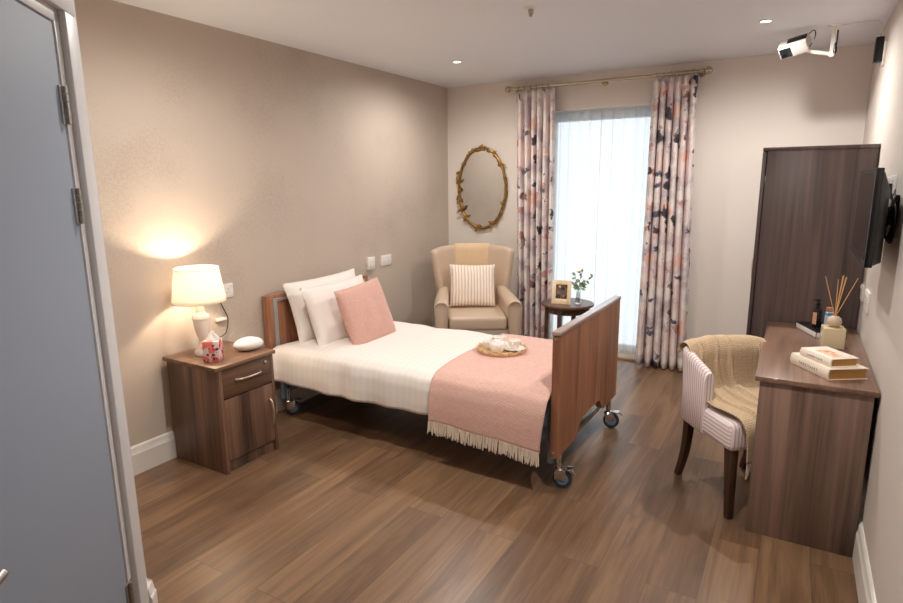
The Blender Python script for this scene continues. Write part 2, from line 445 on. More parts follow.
# ------------------------------------------------------------------ room shell
bm = bmesh.new(); box(bm, -.1, W + .1, YF - .1, .5, -.1, 0)
o = struct(obj('floor', bm, M_floor, smooth=0))
bm = bmesh.new(); box(bm, -.1, W + .1, YF - .1, .5, H, H + .1)
struct(obj('ceiling', bm, M_ceil, smooth=0))
DP = Vector((1.089, -3.956, 0)); DA = radians(-48)
DX = Vector((cos(DA), sin(DA), 0)); DN = Vector((-sin(DA), cos(DA), 0))
struct(obj('wall_left', newbox(-.1, 0, DP.y - .1, .3, 0, H), M_wpaper, smooth=0))
struct(obj('wall_right', newbox(W, W + .1, YF, .3, 0, H), M_right, smooth=0))
WX0, WX1, WZ1 = .975, 1.945, 2.128
bm = bmesh.new()
box(bm, 0, WX0, 0, .3, 0, H); box(bm, WX1, W, 0, .3, 0, H); box(bm, WX0, WX1, 0, .3, WZ1, H)
struct(obj('wall_back', bm, M_cream, smooth=0))
# short return wall and the diagonal wall that holds the door
struct(obj('wall_return', newbox(0, DP.x - .002, DP.y - .1, DP.y, 0, H), M_wpaper, smooth=0))
DW = 1.46
D0, D1, DH = .145, 1.09, 1.975           # door opening along the diagonal wall
Mdoor = Matrix.Translation(DP) @ Matrix.Rotation(DA, 4, 'Z')
bm = bmesh.new()
box(bm, 0, D0, -.1, 0, 0, H); box(bm, D1, DW, -.1, 0, 0, H); box(bm, D0, D1, -.1, 0, DH, H)
o = struct(obj('wall_diagonal', bm, M_right, smooth=0)); o.matrix_world = Mdoor
E1 = DP + DX * DW
struct(obj('wall_hall', newbox(E1.x - .1, E1.x, YF, E1.y - .002, 0, H), M_right, smooth=0))
struct(obj('wall_front', newbox(E1.x - .1, W, YF - .1, YF, 0, H), M_right, smooth=0))

def skirting(name, a, b, mat=M_white, hgt=.158, th=.018):
    a, b = Vector(a), Vector(b); d = (b - a); Ln = d.length; ang = math.atan2(d.y, d.x)
    prof = [(0, 0), (th, 0), (th, hgt * .72), (th * .8, hgt * .76), (th * .62, hgt * .95), (th * .3, hgt), (0, hgt)]
    bm = bmesh.new()
    A = [bm.verts.new((0, y, z)) for y, z in prof]; B = [bm.verts.new((Ln, y, z)) for y, z in prof]
    n = len(prof)
    for i in range(n): bm.faces.new((A[i], A[(i + 1) % n], B[(i + 1) % n], B[i]))
    bm.faces.new(A[::-1]); bm.faces.new(B)
    o = obj(name, bm, mat, smooth=25); o.location = (a.x, a.y, 0); o.rotation_euler = (0, 0, ang)
    return struct(o)
skirting('baseboard_left', (0, 0), (0, DP.y)) if False else None
skirting('baseboard_left', (0, -.0), (0, DP.y)).scale = (1, 1, 1)
o = bpy.data.objects['baseboard_left']; o.location = (0, DP.y, 0); o.rotation_euler = (0, 0, pi / 2); o.scale = (1, -1, 1)
o = skirting('baseboard_back', (WX1 + .0, 0), (W, 0)); o.scale = (1, -1, 1)
o = skirting('baseboard_window', (0, 0), (WX0, 0)); o.scale = (1, -1, 1)
o = skirting('baseboard_right', (W, YF), (W, -1.165)); 
o = skirting('baseboard_return', (0, DP.y), (DP.x + .012, DP.y))
o = skirting('baseboard_diagonal', (0, 0), (.05, 0), th=.026); o.matrix_world = Mdoor @ Matrix.Translation((-.002, 0, 0))
o = skirting('baseboard_hall', (E1.x, E1.y), (E1.x, YF))

# door in the diagonal wall -------------------------------------------------
bm = bmesh.new()
aw, at = .075, .02
def arch(bm, x0, x1, z0, z1): box(bm, x0, x1, 0, at, z0, z1, .004)
arch(bm, D0 - aw - .01, D0 - .01, 0, DH + .01); arch(bm, D1 + .01, D1 + aw + .01, 0, DH + .01)
arch(bm, D0 - aw - .01, D1 + aw + .01, DH + .01, DH + aw + .01)
box(bm, D0 - .002, D0 + .026, -.1, .004, 0, DH, .002); box(bm, D1 - .026, D1 + .002, -.1, .004, 0, DH, .002)
box(bm, D0, D1, -.1, .004, DH - .026, DH, .002)
o = struct(obj('trim_1', bm, M_frame)); o.matrix_world = Mdoor
door = struct(bpy.data.objects.new('door_1', None)); COL.objects.link(door); door.matrix_world = Mdoor
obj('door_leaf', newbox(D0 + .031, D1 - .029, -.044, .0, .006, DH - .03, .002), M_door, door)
for hz in (1.735, 1.465, .225):
    bm = bmesh.new()
    for k in range(5):
        z0 = hz - .05 + k * .02
        lathe(bm, [(.0075, z0 + .001), (.0075, z0 + .019)], seg=12, cx=D0 + .0285, cy=.009)
    box(bm, D0 + .006, D0 + .05, -.002, .005, hz - .05, hz + .05, .001)
    obj('hinge', bm, M_steel, door)
hx, hzz = 1.0, .80
hb = newlathe([(.026, -.0), (.026, .008), (.010, .010), (.010, .05), (0, .052)], seg=20, M=Matrix.Translation((hx, 0, hzz)) @ Matrix.Rotation(-pi / 2, 4, 'X'))
tube(hb, round_path([(hx + .004, .05, hzz), (hx - .02, .052, hzz), (hx - .125, .052, hzz)], 2), .0105, 12)
obj('door_handle', hb, M_steel, door)

# window --------------------------------------------------------------------
win = struct(bpy.data.objects.new('window_1', None)); COL.objects.link(win)
bm = bmesh.new()
fy0, fy1 = .2, .26
box(bm, WX0, WX0 + .04, fy0, fy1, 0, WZ1, .004); box(bm, WX1 - .04, WX1, fy0, fy1, 0, WZ1, .004)
box(bm, WX0 + .04, WX1 - .04, fy0, fy1, WZ1 - .06, WZ1, .004); box(bm, WX0 + .04, WX1 - .04, fy0, fy1, .0, .07, .004)
obj('window_frame', bm, M_white, win)
obj('pane', newbox(WX0 + .04, WX1 - .04, .228, .236, .07, WZ1 - .06), M_pane, win, smooth=0)
M_sill = wood('pale_threshold', rgb(176, 150, 124), rgb(206, 184, 158), 'x', .4)
obj('window_sill', newbox(WX0, WX1, -.012, .2, .0, .022, .004), M_sill, win)
M_reveal = plain('white_reveal_paint', rgb(232, 230, 226), .6)
bm = bmesh.new(); box(bm, WX0, WX0 + .008, -.001, .2, .02, WZ1); box(bm, WX1 - .008, WX1, -.001, .2, .02, WZ1); box(bm, WX0, WX1, -.002, .2, WZ1 - .012, WZ1)
struct(obj('trim_2', bm, M_reveal, smooth=0))

# voile curtain ---------------------------------------------------------------
vo = empty('voile_curtain', 'white sheer voile curtain hanging in the window recess', 'sheer curtain', (0, 0, 0))
vx0, vx1, vz0, vz1 = WX0 + .012, WX1 - .012, .03, WZ1 - .018
npl = 11
def voile_pt(a, z):
    k = smooth(vz1 - .10, vz1 - .02, z)
    cen = math.exp(-((a - .48) / .15) ** 2)
    ph = 2 * pi * (npl * a + .25 * sin(2 * pi * a)) + .35 * wob(a * 4, z * .5, 2) * (1 - k)
    fold = .0115 * (1 + .9 * cen) * (1 + .55 * wob(a * 5, 3.3))
    x = vx0 + (vx1 - vx0) * a + fold * sin(ph * 1.0)
    y = .085 + .020 * cos(ph) * (1 - .5 * k) + .008 * wob(a * 3, z * .7, 5)
    return Vector((min(max(x, vx0), vx1), y, z))
obj('voile_panel', grid(260, 30, lambda a, b: voile_pt(a, vz0 + (vz1 - .075 - vz0) * b)), M_voile, vo, smooth=60)
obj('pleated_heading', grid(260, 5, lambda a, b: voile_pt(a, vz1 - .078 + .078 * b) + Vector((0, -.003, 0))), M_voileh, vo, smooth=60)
obj('curtain_track', newbox(vx0, vx1, .06, .09, vz1, vz1 + .006, .001), M_plastic, vo)

# curtain rail ------------------------------------------------------------------
RZ = 2.316; RY = -.1
rail = empty('curtain_rail', 'antique brass curtain pole with ball finials above the window', 'curtain pole', (0, 0, 0))
obj('pole', newtube([(.72, RY, RZ), (2.25, RY, RZ)], .0125, 16), M_brass, rail)
for fx, sg in ((.72, -1), (2.25, 1)):
    fp = [(.013, 0), (.018, .004), (.018, .012), (.012, .016)] + [(.029 * sin(t), .043 - .029 * cos(t)) for t in [pi * k / 12 for k in range(3, 12)]] + [(0, .072)]
    obj('finial', newlathe(fp, seg=20, M=Matrix.Translation((fx, RY, RZ)) @ Matrix.Rotation(sg * pi / 2, 4, 'Y')), M_brass, rail)
for bx in (.735, 1.5, 2.235):
    b_ = newbox(bx - .008, bx + .008, RY, .0, RZ - .004, RZ + .004, .001)
    lathe(b_, [(.028, 0), (.028, .008), (.01, .012)], seg=18, M=Matrix.Translation((bx, 0, RZ)) @ Matrix.Rotation(pi / 2, 4, 'X'))
    obj('bracket', b_, M_brass, rail)
def ring_bm(x):
    return newtube([(x + .003 * sin(t * 2), RY + .019 * cos(t), RZ - .004 + .019 * sin(t)) for t in [2 * pi * k / 20 for k in range(21)]], .0028, 6)
ringx = [.775 + i * .055 for i in range(6)] + [1.925 + i * .052 for i in range(6)]
for x in ringx: obj('ring', ring_bm(x), M_brass, rail)

# floral curtains ----------------------------------------------------------------
def curtain(name, x0t, x1t, x0b, x1b, nf, label, seed):
    zt, zb = RZ - .026, .012
    def P(a, b):
        z = zb + (zt - zb) * b
        f = 1 - b
        x0 = x0t + (x0b - x0t) * f; x1 = x1t + (x1b - x1t) * f
        k = smooth(.93, .985, b)
        ph = 2 * pi * nf * a + .8 * wob(a * 3, f * 1.5, seed) + seed
        amp = (.034 + .014 * f) * (1 - .55 * k)
        s = sin(ph); s = math.copysign(abs(s) ** .75, s)
        y = RY - .002 + amp * s + .008 * wob(a * 5, f * 3, seed + 3)
        x = x0 + (x1 - x0) * a + .010 * cos(ph * 1.0 + 1) * (1 - k)
        return Vector((x, min(y, -.022), z))
    wid = (x1t - x0t) * 2.3
    bm = grid(nf * 22, 40, P, lambda a, b: (a * wid * .8 + seed, b * 2.28))
    o = solid(obj(name, bm, M_floral, smooth=70), .002)
    return tag(o, label, 'curtain', 'floral curtains at the window')
curtain('curtain', .752, 1.105, .79, 1.125, 6, 'floral print curtain left of the window, behind the side table', .3)
curtain('curtain', 1.905, 2.225, 1.885, 2.285, 6, 'floral print curtain right of the window, hanging down to bare floor', 2.1)

# ------------------------------------------------------------------ bed
BA = -.015
bed = empty('hospital_bed', 'profiling bed with walnut head and foot boards on castors', 'bed', (.012, -2.402, 0), BA)
BL_, BW_ = 2.03, 1.03
obj('headboard', newbox(0.0, .04, 0, BW_, .2, .815, .003), M_bedwood, bed)
hb = [o for o in bed.children if o.name.startswith('headboard')][0]
bm = bmesh.new()
for yy in (.05, BW_ - .05 - .03):
    box(bm, .04, .052, yy, yy + .008, .27, .792, .001); box(bm, .04, .048, yy + .008, yy + .02, .27, .79)
    box(bm, .04, .052, yy + .02, yy + .03, .27, .785, .001)
box(bm, .04, .052, .05, BW_ - .05, .784, .792, .001); box(bm, .04, .050, .05, BW_ - .05, .772, .78, .001)
obj('rail_channel', bm, plain('satin_aluminium', rgb(196, 198, 202), .35, .55), hb)
# footboard with arched cut-out
def footprof():
    p = [(0, .187), (.27, .187)]
    p += [(.27 + .10 * t, .187 + .085 * smooth(0, 1, t)) for t in (.25, .5, .75, 1)]
    p += [(.66 + .10 * t, .272 - .085 * smooth(0, 1, t)) for t in (0, .25, .5, .75, 1)]
    p += [(BW_, .187), (BW_, .808), (0, .808)]
    return p
bm = bmesh.new()
fp = footprof()
A = [bm.verts.new((BL_ - .036, y, z)) for y, z in fp]; B = [bm.verts.new((BL_, y, z)) for y, z in fp]
bm.faces.new(A); bm.faces.new(B[::-1])
for i in range(len(fp)):
    j = (i + 1) % len(fp); bm.faces.new((A[i], B[i], B[j], A[j]))
fb = obj('footboard', bm, M_bedwood, bed, smooth=30)
for k_, v_ in (('Specular IOR Level', 1.0), ('Coat Weight', 1.0), ('Coat Roughness', .22)): M_bedcap.node_tree.nodes['Principled BSDF'].inputs[k_].default_value = v_
obj('edge_cap', newbox(BL_ - .04, BL_ + .004, -.004, BW_ + .004, .808, .828, .003), M_bedcap, fb)
bm = bmesh.new()
for z in (.79, .215):
    bm = bmesh.new(); lathe(bm, [(.006, 0), (.006, .003), (0, .004)], seg=10, M=Matrix.Translation((BL_ - .018, 0, z)) @ Matrix.Rotation(pi / 2, 4, 'X'))
    obj('bolt', bm, M_chrome, fb)
obj('badge', newbox(BL_, BL_ + .001, BW_ - .085, BW_ - .05, .205, .222), M_brass, fb)
obj('cross_bar', newbox(BL_ - .06, BL_ - .038, .06, BW_ - .06, .15, .18, .003), M_steel, bed)
bm = bmesh.new()
for y in (.09, BW_ - .09 - .03): box(bm, .05, BL_ - .06, y, y + .03, .25, .30, .004)
for x in (.08, .55, 1.05, 1.5, 1.88): box(bm, x, x + .03, .12, BW_ - .12, .255, .295, .003)
for y in (.06, BW_ - .09):
    box(bm, .05, .08, y, y + .03, .11, .30, .004); box(bm, BL_ - .075, BL_ - .045, y, y + .03, .12, .30, .004)
box(bm, .05, .08, .08, BW_ - .08, .15, .18, .003)
obj('bed_frame', bm, M_blue_metal, bed)
obj('mattress', newbox(.06, BL_ - .05, .05, BW_ - .05, .30, .465, .03, 3), M_mattress, bed)
def caster(x, y, rot):
    M = Matrix.Translation((x, y, 0)) @ Matrix.Rotation(rot, 4, 'Z')
    bm = bmesh.new()
    lathe(bm, [(.014, .105), (.014, .19)], seg=14, M=M)
    lathe(bm, [(.026, .092), (.028, .1), (.022, .108), (.012, .11)], seg=16, M=M)
    box(bm, -.035, .02, -.019, -.015, .045, .1, .001, mat=M); box(bm, -.035, .02, .015, .019, .045, .1, .001, mat=M)
    c = obj('caster', bm, M_chrome, bed)
    w = newlathe([(.02, -.013), (.046, -.013), (.049, -.008), (.049, .008), (.046, .013), (.02, .013)], seg=26, M=M @ Matrix.Translation((-.02, 0, .049)) @ Matrix.Rotation(pi / 2, 4, 'X'))
    w2 = obj('wheel', w, M_rubber, c)
    h = newlathe([(.0, -.0145), (.03, -.0145), (.03, .0145), (0, .0145)], seg=22, M=M @ Matrix.Translation((-.02, 0, .049)) @ Matrix.Rotation(pi / 2, 4, 'X'))
    obj('hub', h, M_wheelhub, c)
    b = bmesh.new(); box(b, -.075, -.035, -.024, .024, .101, .106, .001, mat=M); box(b, -.04, -.01, -.009, .009, .094, .107, .002, mat=M); tube(b, [M @ Vector((-.07, .022, .104)), M @ Vector((-.085, .03, .092))], .004, 6)
    obj('brake_pedal', b, M_chrome, c)
caster(BL_ - .016, .075, radians(197)); caster(BL_ - .016, BW_ - .10, radians(205)); caster(.11, .075, radians(228)); caster(.10, BW_ - .06, radians(160))

MB = Matrix.Translation(bed.location) @ Matrix.Rotation(BA, 4, 'Z')
# duvet
dz = .50
def duv_sec(t, x):
    low = .262 + .012 * wob(x * 2.5, 1.0) + .02 * smooth(1.0, 1.4, x)
    pts = [(-.02 + .006 * wob(x * 6, 4), low), (-.022, .33), (-.016, .42), (.0, .468), (.045, .496), (.12, .507), (.3, .512), (.5, .514), (.75, .510), (.92, .503), (1.0, .478), (1.04, .42), (1.05, .36), (1.05, .27)]
    return poly_path(pts, t)
def duvet_pt(a, b):
    x = .075 + (1.90 - .075) * a
    p = duv_sec(b, x)
    # loose folds on the hanging side, soft swells on top
    side = smooth(.30, .12, b)
    y = p.x - side * (.010 + .012 * wob(x * 7, b * 2, 3) + .006 * sin(x * 26 + 2 * wob(x * 3, 0)))
    z = p.y + (1 - side) * (.010 * wob(x * 3.5, p.x * 4, 7) + .005 * wob(x * 9, p.x * 8, 1))
    hd = smooth(.18, .075, x)
    z -= hd * .03 * (1 - side)
    z += side * .02 * hd * 0
    return MB @ Vector((x + .004 * wob(b * 10, x * 4), y, z))
tot = 1.6
bm = grid(120, 90, duvet_pt, lambda a, b: (a * 1.865, b * tot))
o = solid(obj('duvet', bm, M_linen, smooth=80), .018, -1)
tag(o, 'white striped sateen duvet spread over the bed', 'duvet')

# pink throw
def throw_sec(t, x):
    low = .254 - .03 * smooth(1.35, 2.0, x) + .006 * wob(x * 4, 3)
    pts = [(-.05, low), (-.05, .34), (-.042, .42), (-.02, .482), (.03, .516), (.12, .526), (.3, .531), (.5, .533), (.75, .529), (.93, .522), (1.02, .49), (1.065, .42), (1.075, .36), (1.075, .28)]
    return poly_path(pts, t)
def throw_pt(a, b):
    x0 = 1.315 + .012 * wob(b * 4, 0.5) - .035 * smooth(.2, .9, b)
    hang = smooth(.26, 0, b)
    x1 = 1.985 - .022 * hang ** 2.5
    x = x0 + (x1 - x0) * a
    p = throw_sec(b, x)
    side = smooth(.30, .12, b)
    y = p.x - side * (.008 + .009 * wob(x * 6, b * 2, 9) + .006 * sin(x * 17))
    z = p.y + (1 - side) * (.007 * wob(x * 3.5, p.x * 4, 7))
    return MB @ Vector((x, y, z))
bm = grid(64, 90, throw_pt, lambda a, b: (a * .58, b * 1.66))
thr = solid(obj('throw_blanket', bm, M_pink, smooth=80), .008, -1)
tag(thr, 'pink woven throw with cream fringe across the foot of the bed', 'throw blanket')
bm = bmesh.new()
nt_ = 74
for i in range(nt_):
    a = (i + .5) / nt_
    p = throw_pt(a, 0.0)
    for q in range(2):
        dx, dy = random.uniform(-.008, .008), random.uniform(-.012, .004)
        ln = random.uniform(.058, .078)
        o_ = Vector((random.uniform(-.003, .003), 0, .004))
        tube(bm, [p + o_, p + o_ + Vector((dx * .4, dy * .3, -ln * .5)), p + o_ + Vector((dx, dy * .8, -ln))], [.0030, .0036, .0026], 5)
o = obj('fringe', bm, M_fringe, thr); o['kind'] = 'stuff'

# pillows
def pillow_bm(w, h, t, Mx, n=26, pinch=.06, seed=0.0, wr=.006, puff=.42):
    bm = bmesh.new(); uvl = bm.loops.layers.uv.new('UVMap')
    def pt(u, v, s):
        x = w / 2 * u * (1 - pinch * (1 - v * v) * abs(u)); y = h / 2 * v * (1 - pinch * (1 - u * u) * abs(v))
        d = max(0, (1 - u * u) * (1 - v * v)) ** puff
        z = s * t / 2 * d
        z += d * wr * 2 * wob(u * 2.5 + seed, v * 2.5, s + seed) + wr * .5 * wob(u * 6, v * 6, seed) * d
        return Mx @ Vector((x, y, z))
    for s in (1, -1):
        vs = [[bm.verts.new(pt(-1 + 2 * i / n, -1 + 2 * j / n, s)) for j in range(n + 1)] for i in range(n + 1)]
        for i in range(n):
            for j in range(n):
                f = bm.faces.new((vs[i][j], vs[i + 1][j], vs[i + 1][j + 1], vs[i][j + 1]) if s > 0 else (vs[i][j], vs[i][j + 1], vs[i + 1][j + 1], vs[i + 1][j]))
                for l in f.loops:
                    pass
        for i in range(n):
            for j in range(n):
                pass
    bm.verts.ensure_lookup_table()
    # uv from flat grid
    for k, f in enumerate(bm.faces):
        s = k // (n * n); r = k % (n * n); i, j = r // n, r % n
        cs = ((i, j), (i + 1, j), (i + 1, j + 1), (i, j + 1)) if s == 0 else ((i, j), (i, j + 1), (i + 1, j + 1), (i + 1, j))
        for l, (a, b) in zip(f.loops, cs): l[uvl].uv = (a / n * w, b / n * h)
    bmesh.ops.remove_doubles(bm, verts=bm.verts, dist=1e-5)
    return bm
def frame_mat(c, right, up):
    r = Vector(right).normalized(); u = Vector(up); u = (u - r * u.dot(r)).normalized(); n = r.cross(u)
    return Matrix(((r.x, u.x, n.x, c[0]), (r.y, u.y, n.y, c[1]), (r.z, u.z, n.z, c[2]), (0, 0, 0, 1)))
p1 = obj('pillow', pillow_bm(.70, .42, .15, MB @ frame_mat((.155, .45, .695), (.02, 1, 0.02), (-.30, 0, 1)), seed=1.2), M_pillow, smooth=80)
tag(p1, 'white bed pillow at the back, leaning against the headboard', 'pillow', 'white pillows on the bed')
p2 = obj('pillow', pillow_bm(.66, .42, .15, MB @ frame_mat((.305, .42, .675), (-.05, 1, 0), (-.36, 0, 1)), seed=5.2), M_pillow, smooth=80)
tag(p2, 'white bed pillow standing directly behind the pink cushion', 'pillow', 'white pillows on the bed')
p3 = obj('cushion', pillow_bm(.43, .41, .13, MB @ frame_mat((.515, .425, .675), (.03, 1, .085), (-.34, -.03, 1)), pinch=.03, seed=3.2, wr=.003), M_pinkc, smooth=80)
tag(p3, 'square pink knitted cushion leaning on the white pillows', 'cushion')

# tea tray on the throw ---------------------------------------------------------
TC = Vector((1.5, -1.925, .5335))
tray = empty('tray', 'round gilt tray with a scalloped rim on the pink throw', 'tray', TC)
M_tray = plain('gilt_tray', rgb(222, 190, 148), .4, .2, var=.15, vscale=40)
obj('tray_base', newlathe([(0, .0), (.135, 0), (.14, .004), (.135, .007), (0, .007)], seg=40), M_tray, tray)
def rimpt(a, b):
    t = 2 * pi * a
    hgt = .024 + .007 * cos(t * 16)
    r = .138 + .012 * b
    return Vector((r * cos(t), r * sin(t), .003 + hgt * b))
o = obj('tray_rim', grid(160, 5, rimpt, closed_u=True), M_tray, tray); solid(o, .004, 0)
def cup(loc, rz, label, tilt=0.0, sc=1.0, saucer=False):
    e = empty('teacup', label, 'teacup', loc, rz, 'white teacups on the tray')
    prof = [(0, .002), (.018, .0), (.02, .004), (.032, .02), (.038, .042), (.040, .056), (.038, .056), (.036, .042), (.03, .022), (.016, .008), (0, .007)]
    prof = [(r * sc, z * sc) for r, z in prof]
    Mt = Matrix.Rotation(tilt, 4, 'X')
    obj('bowl', newlathe(prof, seg=26, M=Mt), M_ceramic, e)
    hp = [Mt @ Vector((.036 + .022 * sin(t), 0, .032 - .018 * cos(t))) * sc for t in [pi * k / 10 for k in range(11)]]
    obj('handle', newtube(hp, .0032 * sc, 8), M_ceramic, e)
    return e
def saucer(loc, label):
    o = obj('saucer', newlathe([(0, 0), (.03, 0), (.035, .004), (.066, .012), (.067, .0135), (.034, .0065), (0, .005)], seg=30), M_ceramic)
    o.location = loc; return tag(o, label, 'saucer', 'white saucers on the tray')
tz = TC.z + .0075
saucer((TC.x - .048, TC.y + .062, tz), 'white saucer under the teacup at the back left of the tray')
cup((TC.x - .048, TC.y + .062, tz + .005), radians(205), 'white teacup at the back left of the tray, handle to the left')
saucer((TC.x + .066, TC.y + .03, tz), 'white saucer under the right-hand teacup on the tray')
cup((TC.x + .066, TC.y + .03, tz + .005), radians(-75), 'white teacup on the right of the tray, handle towards the front')
cup((TC.x - .085, TC.y - .02, tz), radians(150), 'small white cup at the front left edge of the tray', 0, .85)
tp = empty('teapot', 'round white lidded sugar pot in the middle of the tray', 'pot', (TC.x - .002, TC.y - .058, tz), 0)
obj('body', newlathe([(0, 0), (.026, 0), (.034, .006), (.048, .026), (.05, .042), (.042, .06), (.03, .066), (.03, .064), (0, .062)], seg=30), M_ceramic, tp)
obj('lid', newlathe([(.029, .0665), (.024, .074), (.008, .078), (.006, .081), (.009, .086), (0, .09)], seg=24), M_ceramic, tp)
obj('handle', newtube([Vector((-.044 - .02 * sin(t), 0, .036 - .018 * cos(t))) for t in [pi * k / 10 for k in range(11)]], .0035, 8), M_ceramic, tp)

# ------------------------------------------------------------------ bedside cabinet
NX0, NX1, NY0, NY1, NH = .022, .45, -3.107, -2.74, .602
ns = empty('bedside_cabinet', 'walnut bedside cabinet with one drawer and one door', 'bedside cabinet', ((NX0 + NX1) / 2, (NY0 + NY1) / 2, 0))
c_ = ns.location
def nb(x0, x1, y0, y1, z0, z1, bev=.0015): return newbox(x0 - c_.x, x1 - c_.x, y0 - c_.y, y1 - c_.y, z0, z1, bev)
bm = bmesh.new()
for a in ((NX0, NX1, NY0, NY0 + .02, 0, NH - .022), (NX0, NX1, NY1 - .02, NY1, 0, NH - .022), (NX0, NX0 + .01, NY0 + .02, NY1 - .02, .03, NH - .022), (NX0, NX1 - .02, NY0 + .02, NY1 - .02, .06, .078), (NX0, NX1 - .02, NY0 + .02, NY1 - .02, .405, .42)):
    box(bm, a[0] - c_.x, a[1] - c_.x, a[2] - c_.y, a[3] - c_.y, a[4], a[5], .0012)
box(bm, NX1 - .035 - c_.x, NX1 - .02 - c_.x, NY0 + .02 - c_.y, NY1 - .02 - c_.y, 0, .06)
obj('carcass', bm, M_walnut, ns, smooth=30)
obj('top', nb(NX0 - .0, NX1 + .012, NY0 - .024, NY1 + .012, NH - .022, NH, .003), M_walnut_h, ns)
dr = obj('drawer', nb(NX1 - .018, NX1, NY0 + .022, NY1 - .022, .42, NH - .027), wood('walnut_drawer', rgb(64, 44, 34), rgb(128, 96, 74), 'y', .38, 1.0, 9.0), ns)
dd = obj('door', nb(NX1 - .018, NX1, NY0 + .022, NY1 - .022, .068, .412), M_walnut, ns)
M_hand = plain('brushed_nickel_handle', rgb(206, 192, 172), .35, .9)
def bow(p0, p1, out):
    p0, p1, out = Vector(p0) - c_, Vector(p1) - c_, Vector(out)
    pts = [p0.lerp(p1, t) + out * (.3 + .7 * sin(pi * t) ** .6 if 0 < t < 1 else 0) for t in [k / 14 for k in range(15)]]
    return pts
bm = bmesh.new(); tube(bm, bow((NX1, -3.005, .505), (NX1, -2.835, .505), (.028, 0, 0)), .0062, 10); obj('handle', bm, M_hand, dr)
bm = bmesh.new(); tube(bm, bow((NX1, -2.785, .165), (NX1, -2.785, .325), (.028, 0, 0)), .0062, 10); obj('handle', bm, M_hand, dd)
obj('lock', newlathe([(.011, 0), (.011, .003), (.008, .004), (0, .004)], seg=18, M=Matrix.Translation((NX1 - c_.x, -2.80 - c_.y, .547)) @ Matrix.Rotation(pi / 2, 4, 'Y')), M_chrome, dr)

# table lamp
LX, LY = .185, -2.985
lamp = empty('table_lamp', 'lit table lamp with cream drum shade and white turned base', 'table lamp', (LX, LY, NH))
prof = [(0, 0), (.046, 0), (.05, .006), (.05, .02), (.045, .028), (.03, .05), (.022, .075), (.021, .092), (.026, .1), (.029, .112), (.036, .14), (.041, .17), (.044, .195), (.044, .2), (.047, .204), (.047, .211), (.044, .216), (.042, .226), (.028, .236), (.022, .246), (.024, .26), (.02, .268), (.018, .3), (0, .3)]
obj('lamp_base', newlathe(prof, seg=36), M_ceramic, lamp)
m, nt, b = new_mat('cream_lamp_shade')
nt.nodes.remove(b); out = nt.nodes['Material Output']
df = N(nt, 'ShaderNodeBsdfDiffuse'); df.inputs['Color'].default_value = (.86, .83, .78, 1)
tr = N(nt, 'ShaderNodeBsdfTranslucent'); tr.inputs['Color'].default_value = (.90, .86, .80, 1)
mx = N(nt, 'ShaderNodeMixShader'); mx.inputs[0].default_value = .45
L(nt, df.outputs[0], mx.inputs[1]); L(nt, tr.outputs[0], mx.inputs[2]); L(nt, mx.outputs[0], out.inputs['Surface'])
M_shade = m
SZ0, SZ1 = .300, .482
def shp(a, b):
    t = 2 * pi * a; r = .138 + (.112 - .138) * b
    return Vector((r * cos(t), r * sin(t), SZ0 + (SZ1 - SZ0) * b))
o = obj('lamp_shade', grid(64, 8, shp, closed_u=True), M_shade, lamp); solid(o, .0015, 0)
M_trimc = plain('cream_trim', rgb(232, 216, 190), .7)
for r, z in ((.138, SZ0), (.113, SZ1)):
    bm = bmesh.new(); tube(bm, [(r * cos(2 * pi * k / 48), r * sin(2 * pi * k / 48), z) for k in range(49)], .0022, 6)
    obj('shade_ring', bm, M_trimc, lamp)
for k in range(3):
    t = 2 * pi * k / 3 + .4; obj('shade_spoke', newtube([(.016 * cos(t), .016 * sin(t), SZ1 - .03), (.111 * cos(t), .111 * sin(t), SZ1)], .0016, 6), M_trimc, lamp)
M_bulb = emit('warm_bulb', (1, .78, .52, 1), 6.0)
obj('bulb', newlathe([(.012, .30), (.013, .32), (.026, .35), (.03, .372), (.022, .394), (0, .402)], seg=20), M_bulb, lamp)
cord = round_path([(-.045, .01, .012), (-.06, .06, .05), (-.10, .12, .03), (-.15, .20, .02), (-.172, .285, .03), (-.173, .30, .06), (-.173, .315, .12), (-.173, .30, .16), (-.173, .275, .21), (-.175, .262, .25)], 2)
co = obj('cord', newtube(cord, .0030, 8), M_black, lamp)
obj('cord_switch', newbox(-.183, -.160, .225, .295, .118, .136, .004), M_plastic, co)

# tissue box
tb = empty('tissue_box', 'coral floral cube tissue box in front of the lamp', 'tissue box', (.325, -3.032, NH), radians(36))
M_tb = print_mat('coral_floral_card', rgb(238, 206, 202), [(22, .58, .25, rgb(236, 124, 114), 1.0), (30, .36, .4, rgb(228, 84, 80), 5.0), (36, .36, .5, rgb(58, 54, 84), 9.0), (44, .3, .6, rgb(44, 60, 76), 13.0)])
obj('carton', newbox(-.041, .041, -.041, .041, 0, .112, .002), M_tb, tb)
bm = bmesh.new()
def tis(a, b):
    t = 2 * pi * a
    r = (.024 * (1 - b) + .004) * (1 + .35 * sin(3 * t + 4 * b))
    return Vector((r * cos(t) * 1.2 + .006 * b, r * sin(t) * .7, .112 + .045 * b + .006 * sin(2 * t) * b))
o = obj('tissue', grid(30, 9, tis, closed_u=True), plain('white_tissue', rgb(244, 240, 234), .9), tb); solid(o, .001, 0)

